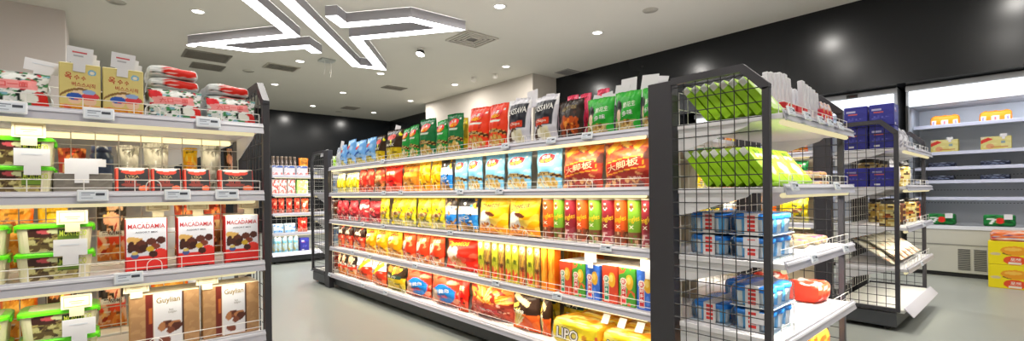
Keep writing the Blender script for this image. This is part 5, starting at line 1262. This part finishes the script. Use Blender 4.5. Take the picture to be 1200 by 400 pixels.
K['milk'] = carton(.33, .155, .16, [('bg', [(0, 'd8c878'), (.3, 'd8cf8c')]), ('n', 'e0d89a', .1, 3, 3), ('r', .14, .72, .5, .22, 'c8342c', .7), ('r', .0, .95, .25, .22, 'd8ccc0', .7), ('e', .3, .25, .14, .2, 'd8a078'), ('r', .74, .55, .14, .2, '8aa0a8'), ('r', .62, .18, .56, .06, 'b87a4a')], 'c8b868', 'e0d8a0', (), 91, 44, 30, 'milk_carton')
for n, px in enumerate((1106.5, 1167)):
    y = fy(px, XS, 1.5)
    inst(K['milk'], f'yellow drink carton with a red corner in the fridge, {["left", "right"][n]} one', 'carton', 'yellow cartons in the fridge', (XS+.0, y, 1.4405), -PI/2, 0, 0, (.74, .8, .95))
    inst(CARD_W, f'white card on the {["left", "right"][n]} yellow drink carton', 'paper card', 'white cards in the fridge', (XS-.004, y-(.05 if n == 0 else .06), 1.555), -PI/2, 0, 0, (.8, 1, .75))
K['blister'] = softpack(.30, .03, .14, .012, [('bg', [(0, '2a3046')]), ('n', '8a94b0', .25, 9, 3), ('n', '14182a', .25, 9, 7)], [('bg', [(0, '2a3046')]), ('n', 'a0aac4', .2, 9, 3)], '2a3046', (), 92, .006, 18, 'fruit_tray')
for n, (px, z) in enumerate(((1103, 1.2605), (1166, 1.2605), (1102, 1.1005), (1166, 1.1005))):
    inst(K['blister'], f'flat dark blue tray on the fridge {["third", "fourth"][n//2]} shelf, {["left", "right"][n % 2]} one', 'tray', 'dark trays in the fridge', (XS+.02, fy(px, XS, z), z), -PI/2, sc=(.8, 1, 1.8))
K['cans'] = softpack(.27, .125, .13, .02, [('bg', [(0, '1c6a34'), (.3, '1f7a3c')]), ('n', '145028', .2, 5, 3), ('r', .28, .62, .24, .1, 'eef2ee', .1), ('r', .33, .42, .09, .4, 'eef2ee', -.35), ('e', .52, .5, .11, .2, 'd83a30')], [('bg', [(0, '1c6a34')]), ('n', '30a050', .2, 6, 4)], '1a6030', (), 93, .005, 22, 'drink_pack')
for n, px in enumerate((1103, 1171)):
    y = fy(px, 7.45, .62)
    inst(K['cans'], f'green shrink-wrapped drink cans on the fridge floor, {["left", "right"][n]} one', 'drink pack', 'green drink packs', (7.42, y, .5805), -PI/2, sc=(.92, 1, 1))
    inst(CARD_S, f'white card on the {["left", "right"][n]} green drink pack', 'paper card', 'white cards in the fridge', (7.415, y-.07, .66), -PI/2, 0, 0, (1.3, 1, .95))

# ------------------------------------------------------------------ yellow display cartons
K['ycart'] = carton(.62, .235, .4, [('bg', [(0, 'f2e01c')]), ('e', .3, .2, .13, .2, 'e0562e'), ('e', .31, .52, .15, .1, '3a2a1c', .25), ('e', .31, .62, .17, .2, 'e8a02c', .12), ('e', .28, .68, .1, .07, 'f4c45a', .12), ('r', .3, .08, .14, .08, 'f2e8d8'), ('e', .08, .45, .06, .06, 'd8c8a0'), ('r', .7, .5, .2, .12, '5a4a1c', .1), ('r', .72, .3, .12, .1, '5a4a1c')], 'ead81a', 'f2e23a', [('포', .28, .25, .06, .12, 'fff4e8'), ('켓', .34, .25, .06, .12, 'fff4e8')], 95, 90, 44, 'display_carton')
PX = 6.8
ye = onZ(1157, 337, 0).y
for k in range(2):
    inst(K['ycart'], f'yellow carton with a bun pictured on the floor, {["lower", "upper"][k]} one', 'carton', 'yellow display cartons', (PX, ye-.315, .236*k), -PI/2)
K['candy'] = softpack(.62, .09, .36, .02, [('bg', [(0, 'd8a890'), (.4, 'e8804a')]), ('n', '7a6aa0', .25, 7, 3), ('n', 'f0e0d8', .2, 8, 6), ('n', 'd8402c', .3, 7, 9)], [('bg', [(0, 'e88a50')]), ('n', 'f0d8c8', .1, 7, 3)], 'e08850', (), 96, .01, 22)
inst(K['candy'], 'long orange wrapped pack lying on top of the yellow cartons', 'snack bag', None, (PX+.01, ye-.33, .4725), -PI/2)

SC.view_settings.view_transform = 'Standard'; SC.view_settings.look = 'None'; SC.view_settings.gamma = 1; SC.view_settings.use_curve_mapping = False
SC.view_settings.exposure = -.58
w = bpy.data.worlds.new('world'); SC.world = w; w.use_nodes = True; w.node_tree.nodes['Background'].inputs[0].default_value = (.5, .5, .5, 1); w.node_tree.nodes['Background'].inputs[1].default_value = .3
SC.cycles.use_denoising = True
